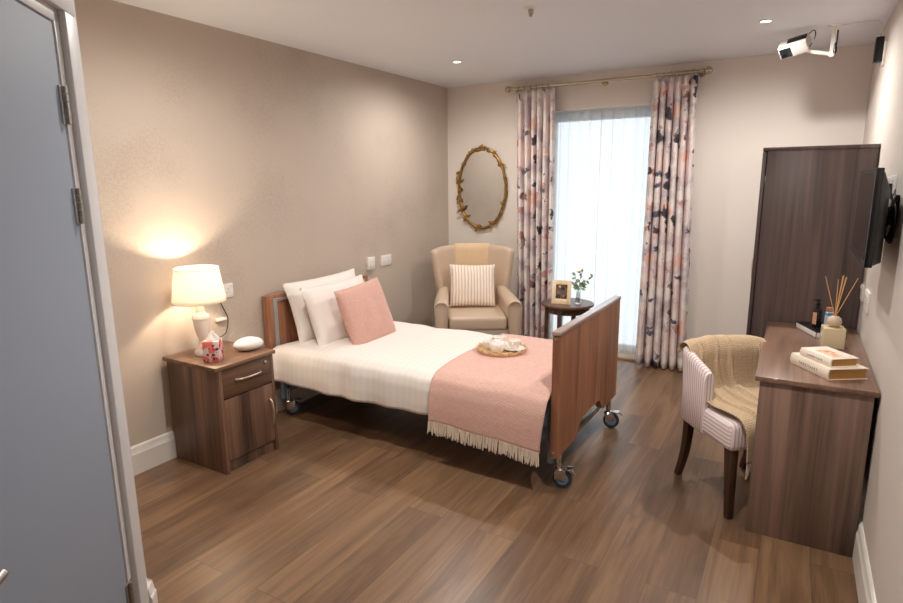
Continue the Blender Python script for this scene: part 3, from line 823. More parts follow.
# white case
bm = bmesh.new()
nU, nV = 40, 20
def casept(a, b):
    t = 2 * pi * a; ph = pi * b
    rr = sin(ph)
    x = .084 * rr * math.copysign(abs(cos(t)) ** 1.05, cos(t)); y = .056 * rr * sin(t) * (1 - .35 * (abs(cos(t)) ** 3))
    z = -.043 * cos(ph) * (1 if b > .5 else .75)
    return Vector((x, y, .0325 + z))
o = obj('spectacle_case', grid(nU, nV, casept, closed_u=True), plain('white_matte_shell', rgb(240, 236, 230), .5), smooth=80)
o.location = (.335, -2.805, NH); o.rotation_euler = (0, 0, radians(62)); tag(o, 'white lozenge-shaped case lying on the bedside cabinet', 'case')

# ------------------------------------------------------------------ sockets and switches
def plate(name, label, cat, side, pos, z, w=.147, h=.086, style='socket', group=None, t=.010):
    """side 'L' on x=0, 'R' on x=W; pos = y centre"""
    e = empty(name, label, cat, (0 if side == 'L' else W, pos, z), 0 if side == 'L' else pi, group)
    obj('faceplate', newbox(.0, t, -w / 2, w / 2, -h / 2, h / 2, .003), M_plastic, e)
    if style == 'socket':
        n = 2 if w > .1 else 1
        for k in range(n):
            yc = (k - (n - 1) / 2) * .07
            bm = bmesh.new()
            for (dy, dz, sy, sz) in ((0, .016, .003, .007), (-.010, -.004, .006, .003), (.010, -.004, .006, .003)):
                box(bm, t - .001, t + .0006, yc + dy - sy / 2, yc + dy + sy / 2, dz - sz / 2 - .006, dz + sz / 2 - .006)
            obj('pin_hole', bm, M_black, e, smooth=0)
            obj('switch_rocker', newbox(t - .001, t + .004, yc - .006 + (.022 if k else -.022), yc + .006 + (.022 if k else -.022), .018, .036, .001), M_plastic, e)
    elif style == 'switch':
        obj('switch_rocker', newbox(t - .001, t + .006, -.022, .022, -.03, .03, .002), M_plastic, e)
    return e
plate('wall_socket', 'white double socket on the left wall beside the lamp shade', 'socket', 'L', -2.688, .893)
plate('call_switch', 'small white call switch on left wall above the bed pillows', 'switch', 'L', -1.262, .892, .088, .1, 'switch', t=.024)
plate('wall_socket', 'white double socket on the left wall nearest the armchair', 'socket', 'L', -1.045, .892)
plate('wall_socket', 'white single socket on right wall nearer the wardrobe', 'socket', 'R', -1.24, .93, .09, .086)
plate('wall_socket', 'white double socket on right wall above the desk, below the television', 'socket', 'R', -1.50, .93, .16, .1)

# ------------------------------------------------------------------ mirror
MC = Vector((.379, 0, 1.468))
mir = empty('wall_mirror', 'oval mirror in a gilt branch frame above the armchair', 'mirror', MC)
RX_, RZ_ = .242, .364
bm = bmesh.new()
vsf = [bm.verts.new((RX_ * cos(2 * pi * k / 64), -.02, RZ_ * sin(2 * pi * k / 64))) for k in range(64)]
vsb = [bm.verts.new((RX_ * cos(2 * pi * k / 64), -.004, RZ_ * sin(2 * pi * k / 64))) for k in range(64)]
bm.faces.new(vsf); bm.faces.new(vsb[::-1])
for k in range(64): bm.faces.new((vsf[k], vsb[k], vsb[(k + 1) % 64], vsf[(k + 1) % 64]))
obj('mirror_glass', bm, M_mirror, mir, smooth=30)
bm = bmesh.new()
def ell(t, dr=0, dy=0): return Vector(((RX_ + dr) * cos(t), -.024 + dy, (RZ_ + dr) * sin(t)))
nn = 140
tube(bm, [ell(2 * pi * k / nn, .004 + .005 * wob(k * .22, 1), .006 * wob(k * .2, 5)) for k in range(nn + 1)], [.0125 + .004 * wob(k * .5, 9) for k in range(nn + 1)], 10, cap=False)
tube(bm, [ell(2 * pi * k / nn, .006 + .010 * sin(k * .33), .010 * cos(k * .33)) for k in range(nn + 1)], [.0065] * (nn + 1), 8, cap=False)
fr_ = obj('branch_frame', bm, M_gold, mir, smooth=60)
def leaf(bm, p, d, ln, wd, nrm=Vector((0, -1, 0))):
    d = d.normalized(); s = d.cross(nrm).normalized()
    pts = []
    for t, w_ in ((0, .1), (.25, .8), (.5, 1), (.75, .65), (1, .02)):
        pts.append((p + d * ln * t + nrm * (.006 * sin(pi * t)), w_ * wd / 2))
    rows = [[bm.verts.new(c - s * w_ - nrm * -.0), bm.verts.new(c + nrm * .004), bm.verts.new(c + s * w_), bm.verts.new(c - nrm * .003)] for c, w_ in pts]
    for a, b in zip(rows[:-1], rows[1:]):
        for k in range(4): bm.faces.new((a[k], a[(k + 1) % 4], b[(k + 1) % 4], b[k]))
    bm.faces.new(rows[0][::-1]); bm.faces.new(rows[-1])
for ang, cnt in ((38, 7), (10, 3), (-28, 5), (-62, 3), (-95, 3), (-130, 3), (175, 6), (195, 4), (150, 3), (120, 3), (95, 5), (78, 3), (58, 3)):
    for k in range(cnt):
        t = radians(ang + random.uniform(-6, 6)); p = ell(t, .004, -.008)
        rad = Vector((cos(t), 0, sin(t))); tan = Vector((-sin(t), 0, cos(t)))
        d = rad * random.uniform(-1.0, 1.2) + tan * random.choice((-1, 1)) * random.uniform(.4, 1)
        bm = bmesh.new(); leaf(bm, p, d, random.uniform(.032, .055), random.uniform(.02, .03))
        obj('leaf', bm, M_gold, fr_, smooth=50)
# perched bird at lower left
bm = bmesh.new()
bp = ell(radians(212), .0, -.018)
dB = Vector((.75, 0, .55)).normalized()
def birdring(c, r):
    return c, r
tube(bm, [bp - dB * .055, bp - dB * .03, bp - dB * .012, bp + dB * .006, bp + dB * .022, bp + dB * .034, bp + dB * .042 + Vector((0, 0, .004)), bp + dB * .054], [.003, .007, .015, .02, .017, .012, .010, .001], 12)
leaf(bm, bp - dB * .0 + Vector((0, -.014, .004)), -dB + Vector((0, 0, -.1)), .05, .024)
leaf(bm, bp - dB * .03, -dB + Vector((-.2, 0, -.1)), .042, .016)
obj('bird', bm, M_gold, mir, smooth=60)

# ------------------------------------------------------------------ armchair
AC = Vector((.625, -.635, 0)); AR = radians(33)
ch = empty('armchair', 'beige leather wing armchair in the corner under the oval mirror', 'armchair', AC, AR)
def back_pt(a, b):
    u = -1 + 2 * a
    hw = .235 + .105 * b
    z = .30 + b * (.685 - .03 * abs(u) ** 8)
    wing = abs(u) ** 2.6
    y = .235 + .075 * b - wing * (.20 - .05 * abs(b - .6)) * (.65 + .35 * b)
    y += .012 * cos(u * 3)
    return Vector((hw * u * (1 - .04 * wing), y, z))
bm = grid(29, 16, back_pt)
o = obj('backrest', bm, M_leather, ch, smooth=70); solid(o, .075, 1); subsurf(o, 1)
def arm(sg):
    bm = bmesh.new()
    # sections along y (front -.35 -> back .2)
    secs = []
    def sec(y, top, w, flare, zb=.17):
        c = sg * (.272 + flare)
        pts = []
        xi, xo = -w / 2, w / 2
        pts += [(xi * .72, zb), (xi * .85, zb + .2), (xi, top - .06)]
        for k in range(7):
            t = pi - pi * k / 6; pts.append((w / 2 * cos(t) * 1.02, top - .05 + .05 * sin(t)))
        pts += [(xo, top - .06), (xo * .85, zb + .2), (xo * .72, zb)]
        return [bm.verts.new((c + sg * px, y, z)) for px, z in pts]
    for (y, top, w, fl) in ((-.372, .585, .088, .022), (-.38, .592, .104, .022), (-.372, .6, .112, .022), (-.34, .606, .116, .02), (-.1, .618, .112, .01), (.1, .632, .1, -.01), (.24, .64, .09, -.03)):
        secs.append(sec(y, top, w, fl))
    secs.reverse()
    for a, b in zip(secs[:-1], secs[1:]):
        n = len(a)
        for k in range(n): bm.faces.new((a[k], a[(k + 1) % n], b[(k + 1) % n], b[k]))
    bm.faces.new(secs[0][::-1])
    # rounded front panel: pull the last ring in
    last = secs[-1]; bm.faces.new(last)
    o = obj('arm', bm, M_leather, ch, smooth=50)
    return o
for sg in (-1, 1):
    a_ = arm(sg)
    # welt piping round the arm front
    w = .106; top = .592; c = sg * .294
    pts = [(c + sg * .72 * -w / 2, -.382, .17), (c + sg * .85 * -w / 2, -.382, .37), (c - sg * w / 2, -.382, top - .06)]
    pts += [(c + sg * w / 2 * cos(pi - pi * k / 8) * 1.02, -.382, top - .05 + .05 * sin(pi * k / 8)) for k in range(9)]
    pts += [(c + sg * w / 2, -.382, top - .06), (c + sg * .85 * w / 2, -.382, .37), (c + sg * .72 * w / 2, -.382, .17)]
    obj('welt', newtube(pts, .0045, 6), M_leather2, a_)
obj('seat_cushion', newbox(-.235, .235, -.375, .235, .355, .47, .028, 4), M_leather, ch)
obj('seat_rail', newbox(-.25, .25, -.365, .24, .17, .36, .012, 3), M_leather2, ch)
for x, y in ((-.28, -.33), (.28, -.33), (-.2, .24), (.2, .24)):
    obj('leg', newtube([(x, y, .175), (x * 1.03, y * 1.03, 0)], [.024, .015], 12), M_darkwood, ch)
# sand throw hanging over the chair back
def ct(a, b):
    u = -1 + 2 * a
    path = round_path([(.335, 0, .62), (.395, 0, .86), (.404, 0, .965), (.395, 0, .985), (.33, 0, .987), (.302, 0, .968), (.292, 0, .88), (.270, 0, .68)], 2)
    p = poly_path(path, b)
    x = .162 * u * (1 - .03 * b) + .006
    return Vector((x, p.x - .012 * u * u * (1 if b > .5 else -1) * .6 - .006, p.z + .003 * wob(a * 5, b * 3)))
bm = grid(18, 50, ct, lambda a, b: (a * .33, b * 1.0))
o = obj('chair_throw', bm, M_cthrow, smooth=70); solid(o, .006, 0)
o.location = AC; o.rotation_euler = (0, 0, AR); tag(o, 'sand coloured throw folded over the armchair back', 'throw blanket')
MA = Matrix.Translation(AC) @ Matrix.Rotation(AR, 4, 'Z')
o = obj('cushion', pillow_bm(.40, .37, .13, MA @ frame_mat((-.01, .055, .655), (1, 0, -.02), (0, .36, 1)), pinch=.05, seed=8.0, wr=.003), M_cushstripe, smooth=80)
tag(o, 'cream striped cushion sitting on the armchair seat', 'cushion')

# ------------------------------------------------------------------ side table with frame and vase
TB = Vector((1.405, -.49, 0)); TT = .562
tbl = empty('side_table', 'round dark wood side table between armchair and window', 'side table', TB, radians(45))
obj('tabletop', newlathe([(0, TT - .022), (.205, TT - .022), (.212, TT - .016), (.212, TT - .005), (.208, TT), (0, TT)], seg=48), M_tablewood, tbl)
ap = newlathe([(.135, TT - .08), (.152, TT - .08), (.152, TT - .0225), (.135, TT - .0225), (.135, TT - .08)], seg=40)
obj('apron', ap, M_tablewood, tbl)
for k in range(4):
    t = pi / 4 + k * pi / 2
    Ml = Matrix.Rotation(t, 4, 'Z')
    bm = bmesh.new()
    q0, q1 = .018, .013
    top = [Vector((.166 + dx * q0, dy * q0, TT - .0225)) for dx, dy in ((-1, -1), (1, -1), (1, 1), (-1, 1))]
    bot = [Vector((.178 + dx * q1, dy * q1, 0)) for dx, dy in ((-1, -1), (1, -1), (1, 1), (-1, 1))]
    A = [bm.verts.new(Ml @ p) for p in bot]; B = [bm.verts.new(Ml @ p) for p in top]
    bm.faces.new(A[::-1]); bm.faces.new(B)
    for i in range(4): bm.faces.new((A[i], A[(i + 1) % 4], B[(i + 1) % 4], B[i]))
    obj('leg', bm, M_tablewood, tbl, smooth=0)
pf = empty('photo_frame', 'pale wooden photo frame standing on the round side table', 'photo frame', (1.378, -.575, TT), radians(8))
Mt = Matrix.Rotation(radians(-9), 4, 'X')
M_pale = wood('pale_frame_wood', rgb(236, 212, 172), rgb(250, 232, 200), 'z', .5)
bm = bmesh.new(); fw, fh, fi, fj = .076, .19, .045, .045
box(bm, -fw, -fw + .03, 0, .014, 0, fh, .001, mat=Mt); box(bm, fw - .03, fw, 0, .014, 0, fh, .001, mat=Mt)
box(bm, -fw + .03, fw - .03, 0, .014, 0, .042, .001, mat=Mt); box(bm, -fw + .03, fw - .03, 0, .014, fh - .034, fh, .001, mat=Mt)
obj('frame', bm, M_pale, pf)
M_photo = print_mat('landscape_photo', rgb(112, 92, 84), [(30, .5, .5, rgb(70, 62, 62), 2.0), (26, .4, .5, rgb(150, 112, 86), 7.0), (24, .2, .85, rgb(236, 190, 130), 3.0)], rough=.25)
obj('photo', newbox(-fw + .03, fw - .03, .005, .009, .042, fh - .034, mat=Mt), M_photo, pf, smooth=0)
obj('back_stand', newbox(-.02, .02, .0, .004, .0, .13, mat=Matrix.Translation((0, .07, 0)) @ Matrix.Rotation(radians(21), 4, 'X')), M_black, pf, smooth=0)
M_glass, nt, b = new_mat('clear_glass'); b.inputs['Transmission Weight'].default_value = 1; b.inputs['Roughness'].default_value = .02; b.inputs['IOR'].default_value = 1.45
VP = Vector((1.497, -.5, TT))
vase = obj('glass_vase', newlathe([(0, 0), (.02, 0), (.022, .004), (.021, .03), (.017, .07), (.016, .1), (.0145, .1), (.015, .07), (.018, .03), (.018, .012), (0, .011)], seg=24), M_glass, smooth=60)
vase.location = VP; tag(vase, 'small clear glass bud vase on the round side table', 'vase')
spr = empty('rose_sprig', 'leafy sprig with a pale rose in the bud vase', 'flower', VP + Vector((0, 0, .012)))
M_stem = plain('green_stem', rgb(92, 112, 72), .6); M_leaf = plain('sage_leaf', rgb(136, 162, 126), .5, var=.2, vscale=30)
bm = bmesh.new()
stems = [round_path([(0, 0, 0), (.003, 0, .12), (.012, -.01, .2), (.03, -.015, .25)], 2), round_path([(.004, .004, 0), (.012, 0, .1), (.055, .01, .18), (.112, .0, .215)], 2),
         round_path([(-.004, 0, 0), (-.004, -.004, .1), (-.02, -.01, .17), (-.03, -.012, .235)], 2), round_path([(0, .002, .09), (.03, .01, .15), (.05, .01, .165)], 2), round_path([(0, .002, .09), (-.02, .0, .135), (-.035, .0, .14)], 2)]
for s_ in stems: tube(bm, s_, .0016, 6)
obj('stem', bm, M_stem, spr)
for s_ in stems:
    for k in range(8):
        t = .45 + .55 * k / 7
        p = poly_path(s_, t)
        d = Vector((random.uniform(-1, 1), random.uniform(-.6, .3), random.uniform(-.3, .9)))
        bm = bmesh.new(); leaf(bm, p, d, random.uniform(.026, .04), random.uniform(.017, .025), Vector((random.uniform(-.3, .3), -1, .4)).normalized())
        obj('leaf', bm, M_leaf, spr, smooth=60)
fc = Vector((.006, -.012, .238))
bm = bmesh.new()
for ringn, (rr, cnt, tilt) in enumerate(((.008, 4, .2), (.015, 6, .6), (.021, 7, 1.0))):
    for k in range(cnt):
        t = 2 * pi * k / cnt + ringn
        d = Vector((cos(t) * sin(tilt), sin(t) * sin(tilt), cos(tilt)))
        leaf(bm, fc + Vector((cos(t), sin(t), 0)) * rr * .3, d, .022 + ringn * .002, .02, Vector((-cos(t), -sin(t), .4)).normalized())
obj('blossom', bm, plain('pale_peach_petal', rgb(240, 214, 190), .6), spr, smooth=60)

# ------------------------------------------------------------------ wardrobe
WDX, WDY, WDH = 2.7525, -1.155, 1.70
wd = empty('wardrobe', 'tall dark walnut wardrobe in the corner beyond the desk', 'wardrobe', (WDX, WDY, 0))
WR = W - .004 - WDX
obj('side_panel', newbox(.024, WR, 0, .018, 0, WDH - .02, .0012), M_walnut_w, wd)
obj('side_panel', newbox(.024, WR, 1.115, 1.133, 0, WDH - .02, .0012), M_walnut_w, wd)
obj('top_panel', newbox(0.0, WR + .002, -.006, 1.136, WDH - .02, WDH, .002), M_walnut_w, wd)
bm = newbox(WR - .01, WR, .018, 1.115, .0, WDH - .02); box(bm, .024, WR - .01, .018, 1.115, .06, .08); box(bm, .05, .066, .018, 1.115, 0, .06)
obj('carcass', bm, M_walnut_w, wd, smooth=0)
for y0, y1, hy in ((.003, .565, .53), (.569, 1.13, .605)):
    d_ = obj('door', newbox(0, .0195, y0, y1, .06, WDH - .024, .0015), M_walnut_w, wd)
    obj('handle', newtube(round_path([(0, hy, .85), (-.028, hy, .87), (-.028, hy, 1.02), (0, hy, 1.04)], 2), .006, 10), M_hand, d_)
obj('hinge', newbox(.0196, .0245, -.002, .012, 1.50, 1.545, .0005), M_chrome, wd)

# ------------------------------------------------------------------ desk
DX0, DX1, DY0, DY1, DZ = 2.861, W - .019, -2.331, -1.2, .718
dk = empty('desk', 'walnut writing desk against the right wall', 'desk', (DX0, DY0, 0))
dw, dl = DX1 - DX0, DY1 - DY0
obj('desktop', newbox(0, dw + .014, 0, dl, DZ - .022, DZ, .003), M_walnut_dt, dk)
obj('side_panel', newbox(.02, dw, .012, .034, 0, DZ - .022, .0012), M_walnut_d, dk)
obj('side_panel', newbox(.02, dw, dl - .034, dl - .012, 0, DZ - .022, .0012), M_walnut_d, dk)
obj('back_panel', newbox(dw - .03, dw - .012, .034, dl - .034, .3, DZ - .022, .001), M_walnut_d, dk)
# books
def book(name, label, c, rz, z, l, w, t, title, cover_mat, extra=None):
    """spine along local x at y=0, fore edge at y=w"""
    e = empty(name, label, 'book', (c[0], c[1], z), rz, 'books on the desk')
    cm = cover_mat
    bm = bmesh.new()
    box(bm, 0, l, .004, w, 0, .0035, .001); box(bm, 0, l, .004, w, t - .0035, t, .001)
    n = 8
    sp = [(-.006 * sin(pi * k / n), t * k / n) for k in range(n + 1)]
    sp2 = [(.004 - .004 * sin(pi * k / n) * .9 + .001, .003 + (t - .006) * k / n) for k in range(n + 1)]
    prof = [(y + .004, z_) for y, z_ in sp] + [(y + .003, z_) for y, z_ in reversed(sp2)]
    A = [bm.verts.new((0, y, z_)) for y, z_ in prof]; B = [bm.verts.new((l, y, z_)) for y, z_ in prof]
    m_ = len(prof)
    for i in range(m_): bm.faces.new((A[i], A[(i + 1) % m_], B[(i + 1) % m_], B[i]))
    for i in range(n):
        bm.faces.new((A[i], A[i + 1], A[m_ - 2 - i], A[m_ - 1 - i])); bm.faces.new((B[i], B[m_ - 1 - i], B[m_ - 2 - i], B[i + 1]))
    cv = obj('cover', bm, cm, e, smooth=35)
    pg = obj('pages', newbox(.004, l - .004, .007, w - .006, .0035, t - .0035), M_pages, e, smooth=0)
    text_mesh('title_lettering', title, t * .33, 1.5, .0002, cv, (l / 2, -.0024, t / 2), (pi / 2, 0, 0))
    return e, cv
def text_mesh(name, body, size, space, ext, parent, loc, rot):
    f = bpy.data.curves.new(name, 'FONT'); f.body = body; f.size = size; f.align_x = 'CENTER'; f.align_y = 'CENTER'; f.space_character = space; f.extrude = ext
    t = bpy.data.objects.new(name, f); COL.objects.link(t)
    me = bpy.data.meshes.new_from_object(t); bpy.data.objects.remove(t); bpy.data.curves.remove(f)
    me.materials.clear(); me.materials.append(M_ink)
    o = bpy.data.objects.new(name, me); COL.objects.link(o); o.parent = parent; o.location = loc; o.rotation_euler = rot
    return o
M_pages = plain('gilt_brown_page_edges', rgb(176, 132, 66), .6, var=.2, vscale=120)
M_ink = plain('grey_print', rgb(92, 84, 80), .6)
M_cov = plain('cream_book_cloth', rgb(238, 226, 210), .6)
# spine direction on the desk
bs0 = Vector((2.985, -2.035, 0)); bs1 = Vector((3.118, -2.262, 0))
zb = DZ
big, _ = book('book', 'larger cream hardback at the bottom of the pair on the desk', (2.985, -2.055), math.atan2(-.205, .135), zb, .245, .17, .047, 'SANCTUARY', M_cov)
small, scv = book('book', 'smaller cream hardback with peach cover picture lying on the larger book', (3.018, -2.088), math.atan2(-.142, .106), zb + .0475, .18, .125, .036, 'LANDSCAPE', plain('pale_cream_cloth', rgb(242, 230, 216), .6))
M_art = print_mat('peach_cover_art', rgb(238, 202, 170), [(30, .5, .3, rgb(228, 166, 132), 1.0), (46, .45, .5, rgb(214, 132, 108), 4.0)])
obj('cover_picture', newbox(.05, .15, .03, .085, .036, .0363), M_art, scv, smooth=0)
text_mesh('cover_lettering', 'LANDSCAPE', .011, 1.5, .0001, scv, (.163, .062, .0364), (0, 0, pi / 2))

# reed diffuser
DFP = (3.155, -1.665)
df_ = empty('reed_diffuser', 'square cream reed diffuser with stone ball stopper on the desk', 'diffuser', (DFP[0], DFP[1], DZ), radians(6))
M_wax = plain('pale_amber_glass', rgb(218, 202, 166), .25)
obj('bottle', newbox(-.046, .046, -.046, .046, 0, .1, .004, 3), M_wax, df_)
obj('sticker', newbox(-.0468, -.0458, -.012, .008, .05, .072), M_plastic, df_, smooth=0)
obj('stopper', newlathe([(.012, .1), (.022, .104), (.03, .117), (.032, .128), (.028, .142), (.017, .152), (.006, .154), (.005, .152), (0, .15)], seg=28), plain('stone_ball', rgb(206, 184, 162), .6, var=.15, vscale=50, bump=.2), df_)
M_reed = plain('pale_reed', rgb(222, 178, 124), .7)
for i, (dx, dy, tz_) in enumerate(((-.058, .0, .345), (-.008, -.01, .335), (.012, .0, .35), (.020, .012, .352), (.028, .0, .345), (.034, .015, .342), (.072, -.005, .345), (.018, -.02, .35))):
    obj('reed', newtube([(.0 + dx * .02, dy * .02, .150), (dx, dy * 2, tz_)], .0017, 6), M_reed, df_)

# flat white box with bottles on it
ta = math.atan2(-.215, .09)
tx = empty('flat_box', 'flat white box with black top and edges lying on the far end of the desk', 'box', (3.002, -1.296, DZ), ta)
bl, bw, bh = .235, .145, .03
obj('body', newbox(0, bl, 0, bw, 0, bh, .001), M_plastic, tx)
obj('top_sheet', newbox(.002, bl - .002, .002, bw - .002, bh, bh + .0008), M_black, tx, smooth=0)
bm = bmesh.new(); e_ = .0035
for (x0, x1, y0, y1, z0, z1) in ((0, bl, 0, 0, 0, 0), (0, bl, 0, 0, bh, bh), (0, bl, bw, bw, bh, bh), (0, bl, bw, bw, 0, 0), (0, 0, 0, bw, 0, 0), (0, 0, 0, bw, bh, bh), (bl, bl, 0, bw, 0, 0), (bl, bl, 0, bw, bh, bh), (0, 0, 0, 0, 0, bh), (bl, bl, 0, 0, 0, bh), (bl, bl, bw, bw, 0, bh), (0, 0, bw, bw, 0, bh)):
    box(bm, x0 - .0012, x1 + .0012, y0 - .0012, y1 + .0012, max(0, z0 - .0015) , z1 + .0015)
obj('edge_trim', bm, M_black, tx, smooth=0)
def onbox(x, y): return Vector((3.002, -1.296, DZ + bh + .0016)) + Matrix.Rotation(ta, 3, 'Z') @ Vector((x, y, 0))
p = onbox(.115, .052)
sb = empty('pump_bottle', 'black pump bottle with beige label standing on the flat box', 'bottle', p, 0)
obj('bottle', newlathe([(0, 0), (.019, 0), (.021, .003), (.021, .088), (.017, .098), (.009, .103), (.009, .112), (0, .112)], seg=26), plain('black_bottle_glass', rgb(20, 18, 18), .15), sb)
def lab(a, b):
    t = radians(150) + radians(110) * a; return Vector((.0214 * cos(t), .0214 * sin(t), .016 + .064 * b))
obj('label', grid(14, 4, lab), plain('beige_label', rgb(206, 160, 122), .6), sb)
bm = newlathe([(.010, .112), (.0105, .128), (.007, .13), (.004, .132), (.004, .14), (.009, .141), (.009, .149), (0, .150)], seg=18)
tube(bm, [(0, 0, .145), (-.022, -.006, .144), (-.026, -.007, .139)], .003, 8)
obj('pump', bm, M_black, sb)
p = onbox(.165, .085)
cn = empty('spray_can', 'pale blue spray can with copper coloured cap on the flat box', 'spray can', p, 0)
M_can, nt, b = new_mat('blue_white_can')
tc = N(nt, 'ShaderNodeTexCoord'); sp_ = N(nt, 'ShaderNodeSeparateXYZ'); L(nt, tc.outputs['Object'], sp_.inputs[0])
nz = N(nt, 'ShaderNodeTexNoise', Scale=60.0); L(nt, tc.outputs['Object'], nz.inputs['Vector'])
ma = N(nt, 'ShaderNodeMath', operation='MULTIPLY_ADD'); ma.inputs[1].default_value = .03; L(nt, nz.outputs['Fac'], ma.inputs[0]); L(nt, sp_.outputs['Z'], ma.inputs[2])
cr = N(nt, 'ShaderNodeValToRGB'); cr.color_ramp.interpolation = 'CONSTANT'; e = cr.color_ramp.elements
e[0].position = 0; e[0].color = rgb(206, 216, 226); e[1].position = .088; e[1].color = rgb(62, 142, 186)
x = e.new(.103); x.color = rgb(214, 222, 228)
x = e.new(.045); x.color = rgb(176, 196, 216)
L(nt, ma.outputs[0], cr.inputs[0]); L(nt, cr.outputs[0], b.inputs['Base Color']); b.inputs['Roughness'].default_value = .3
obj('can', newlathe([(0, 0), (.017, 0), (.019, .003), (.019, .088), (.016, .094), (0, .094)], seg=26), M_can, cn)
obj('cap', newlathe([(.0165, .094), (.017, .096), (.017, .114), (.015, .117), (0, .117)], seg=26), plain('copper_cap', rgb(186, 138, 104), .35, .6), cn)

# ------------------------------------------------------------------ desk chair
CA = math.atan2(-.77, .64)
CO = Vector((2.825, -1.975, 0))
dc = empty('desk_chair', 'pink striped tub chair with dark wooden legs pulled up to the desk', 'chair', CO, CA)
def stripe_uv(bm, mode):
    uvl = bm.loops.layers.uv.verify()
    bm.normal_update()
    for f in bm.faces:
        n = f.normal
        for l in f.loops:
            c = l.vert.co
            if mode == 'seat':
                l[uvl].uv = (c.z * .9 if abs(n.y) > .75 else c.y, c.x)
# seat
bm = newbox(-.19, .208, -.222, .222, .325, .462, .03, 4); stripe_uv(bm, 'seat')
obj('seat', bm, M_chairstripe, dc)
# tub back : plan path swept with a rounded section
def plan(t):
    """outer face plan curve, t 0 (visible wing) .. 1"""
    pts = round_path([(.0, -.228, 0), (-.08, -.228, 0), (-.2, -.222, 0), (-.235, -.19, 0), (-.25, -.08, 0), (-.252, 0, 0), (-.25, .08, 0), (-.235, .19, 0), (-.2, .222, 0), (-.08, .228, 0), (.0, .228, 0)], 2)
    return pts
PL = plan(0)
bm = bmesh.new(); uvl = bm.loops.layers.uv.new('UVMap')
rows = []; acc = 0
for i, p in enumerate(PL):
    d = (PL[min(i + 1, len(PL) - 1)] - PL[max(i - 1, 0)]).normalized()
    inn = Vector((d.y, -d.x, 0))
    if inn.dot(-p) < 0: inn = -inn
    if i: acc += (p - PL[i - 1]).length
    back = smooth(.02, -.22, p.x)
    fr0 = smooth(.0, -.04, p.x)
    ztop = .640 + .065 * back - .012 * (1 - fr0)
    th = .052
    fl = .016 * back                       # back leans out a little
    sec = []
    for (o_, z_) in ((.012, .325), (0, .34), (0, .5), (-fl * .6, ztop - .04), (-fl + .006, ztop - .012), (.018 - fl, ztop), (.034 - fl, ztop), (.046 - fl, ztop - .012), (th - fl * .6, ztop - .04), (th, .5), (th, .34), (th - .01, .325)):
        q = p + inn * o_
        sec.append((bm.verts.new((q.x, q.y, z_)), acc))
    rows.append(sec)
n = len(rows[0])
for a, b in zip(rows[:-1], rows[1:]):
    for k in range(n):
        f = bm.faces.new((a[k][0], a[(k + 1) % n][0], b[(k + 1) % n][0], b[k][0]))
        us = (a[k][1], a[k][1], b[k][1], b[k][1])
        for l, u_ in zip(f.loops, us): l[uvl].uv = (u_, l.vert.co.z)
for sec in (rows[0], rows[-1]):
    f = bm.faces.new([v for v, _ in sec])
    for l in f.loops: l[uvl].uv = (l.vert.co.y, l.vert.co.z)
bk = obj('backrest', bm, M_chairstripe, dc, smooth=50)
bv = bk.modifiers.new('bev', 'BEVEL'); bv.width = .012; bv.segments = 3; bv.limit_method = 'ANGLE'; bv.angle_limit = radians(60)
for sy in (-1, 1):
    bm = bmesh.new()
    q0, q1 = .023, .016
    A = [bm.verts.new((.198 + dx * q1, sy * .19 + dy * q1, 0)) for dx, dy in ((-1, -1), (1, -1), (1, 1), (-1, 1))]
    B = [bm.verts.new((.172 + dx * q0, sy * .186 + dy * q0, .33)) for dx, dy in ((-1, -1), (1, -1), (1, 1), (-1, 1))]
    bm.faces.new(A[::-1]); bm.faces.new(B)
    for i in range(4): bm.faces.new((A[i], A[(i + 1) % 4], B[(i + 1) % 4], B[i]))
    bmesh.ops.bevel(bm, geom=list(bm.edges), offset=.005, segments=2, affect='EDGES', profile=.5)
    obj('leg', bm, M_darkwood, dc, smooth=40)
    pts = [Vector((-.172, sy * .185, .335)), Vector((-.176, sy * .186, .22)), Vector((-.195, sy * .188, .11)), Vector((-.232, sy * .19, .0))]
    pts = round_path(pts, 2)
    bm = bmesh.new(); prev = None
    for i, p in enumerate(pts):
        q = .022 - .007 * i / (len(pts) - 1)
        R_ = [bm.verts.new((p.x + dx * q, p.y + dy * q * .85, p.z)) for dx, dy in ((-1, -1), (1, -1), (1, 1), (-1, 1))]
        if prev:
            for k in range(4): bm.faces.new((prev[k], prev[(k + 1) % 4], R_[(k + 1) % 4], R_[k]))
        else: bm.faces.new(R_)
        prev = R_
    bm.faces.new(prev[::-1])
    obj('leg', bm, M_darkwood, dc, smooth=35)
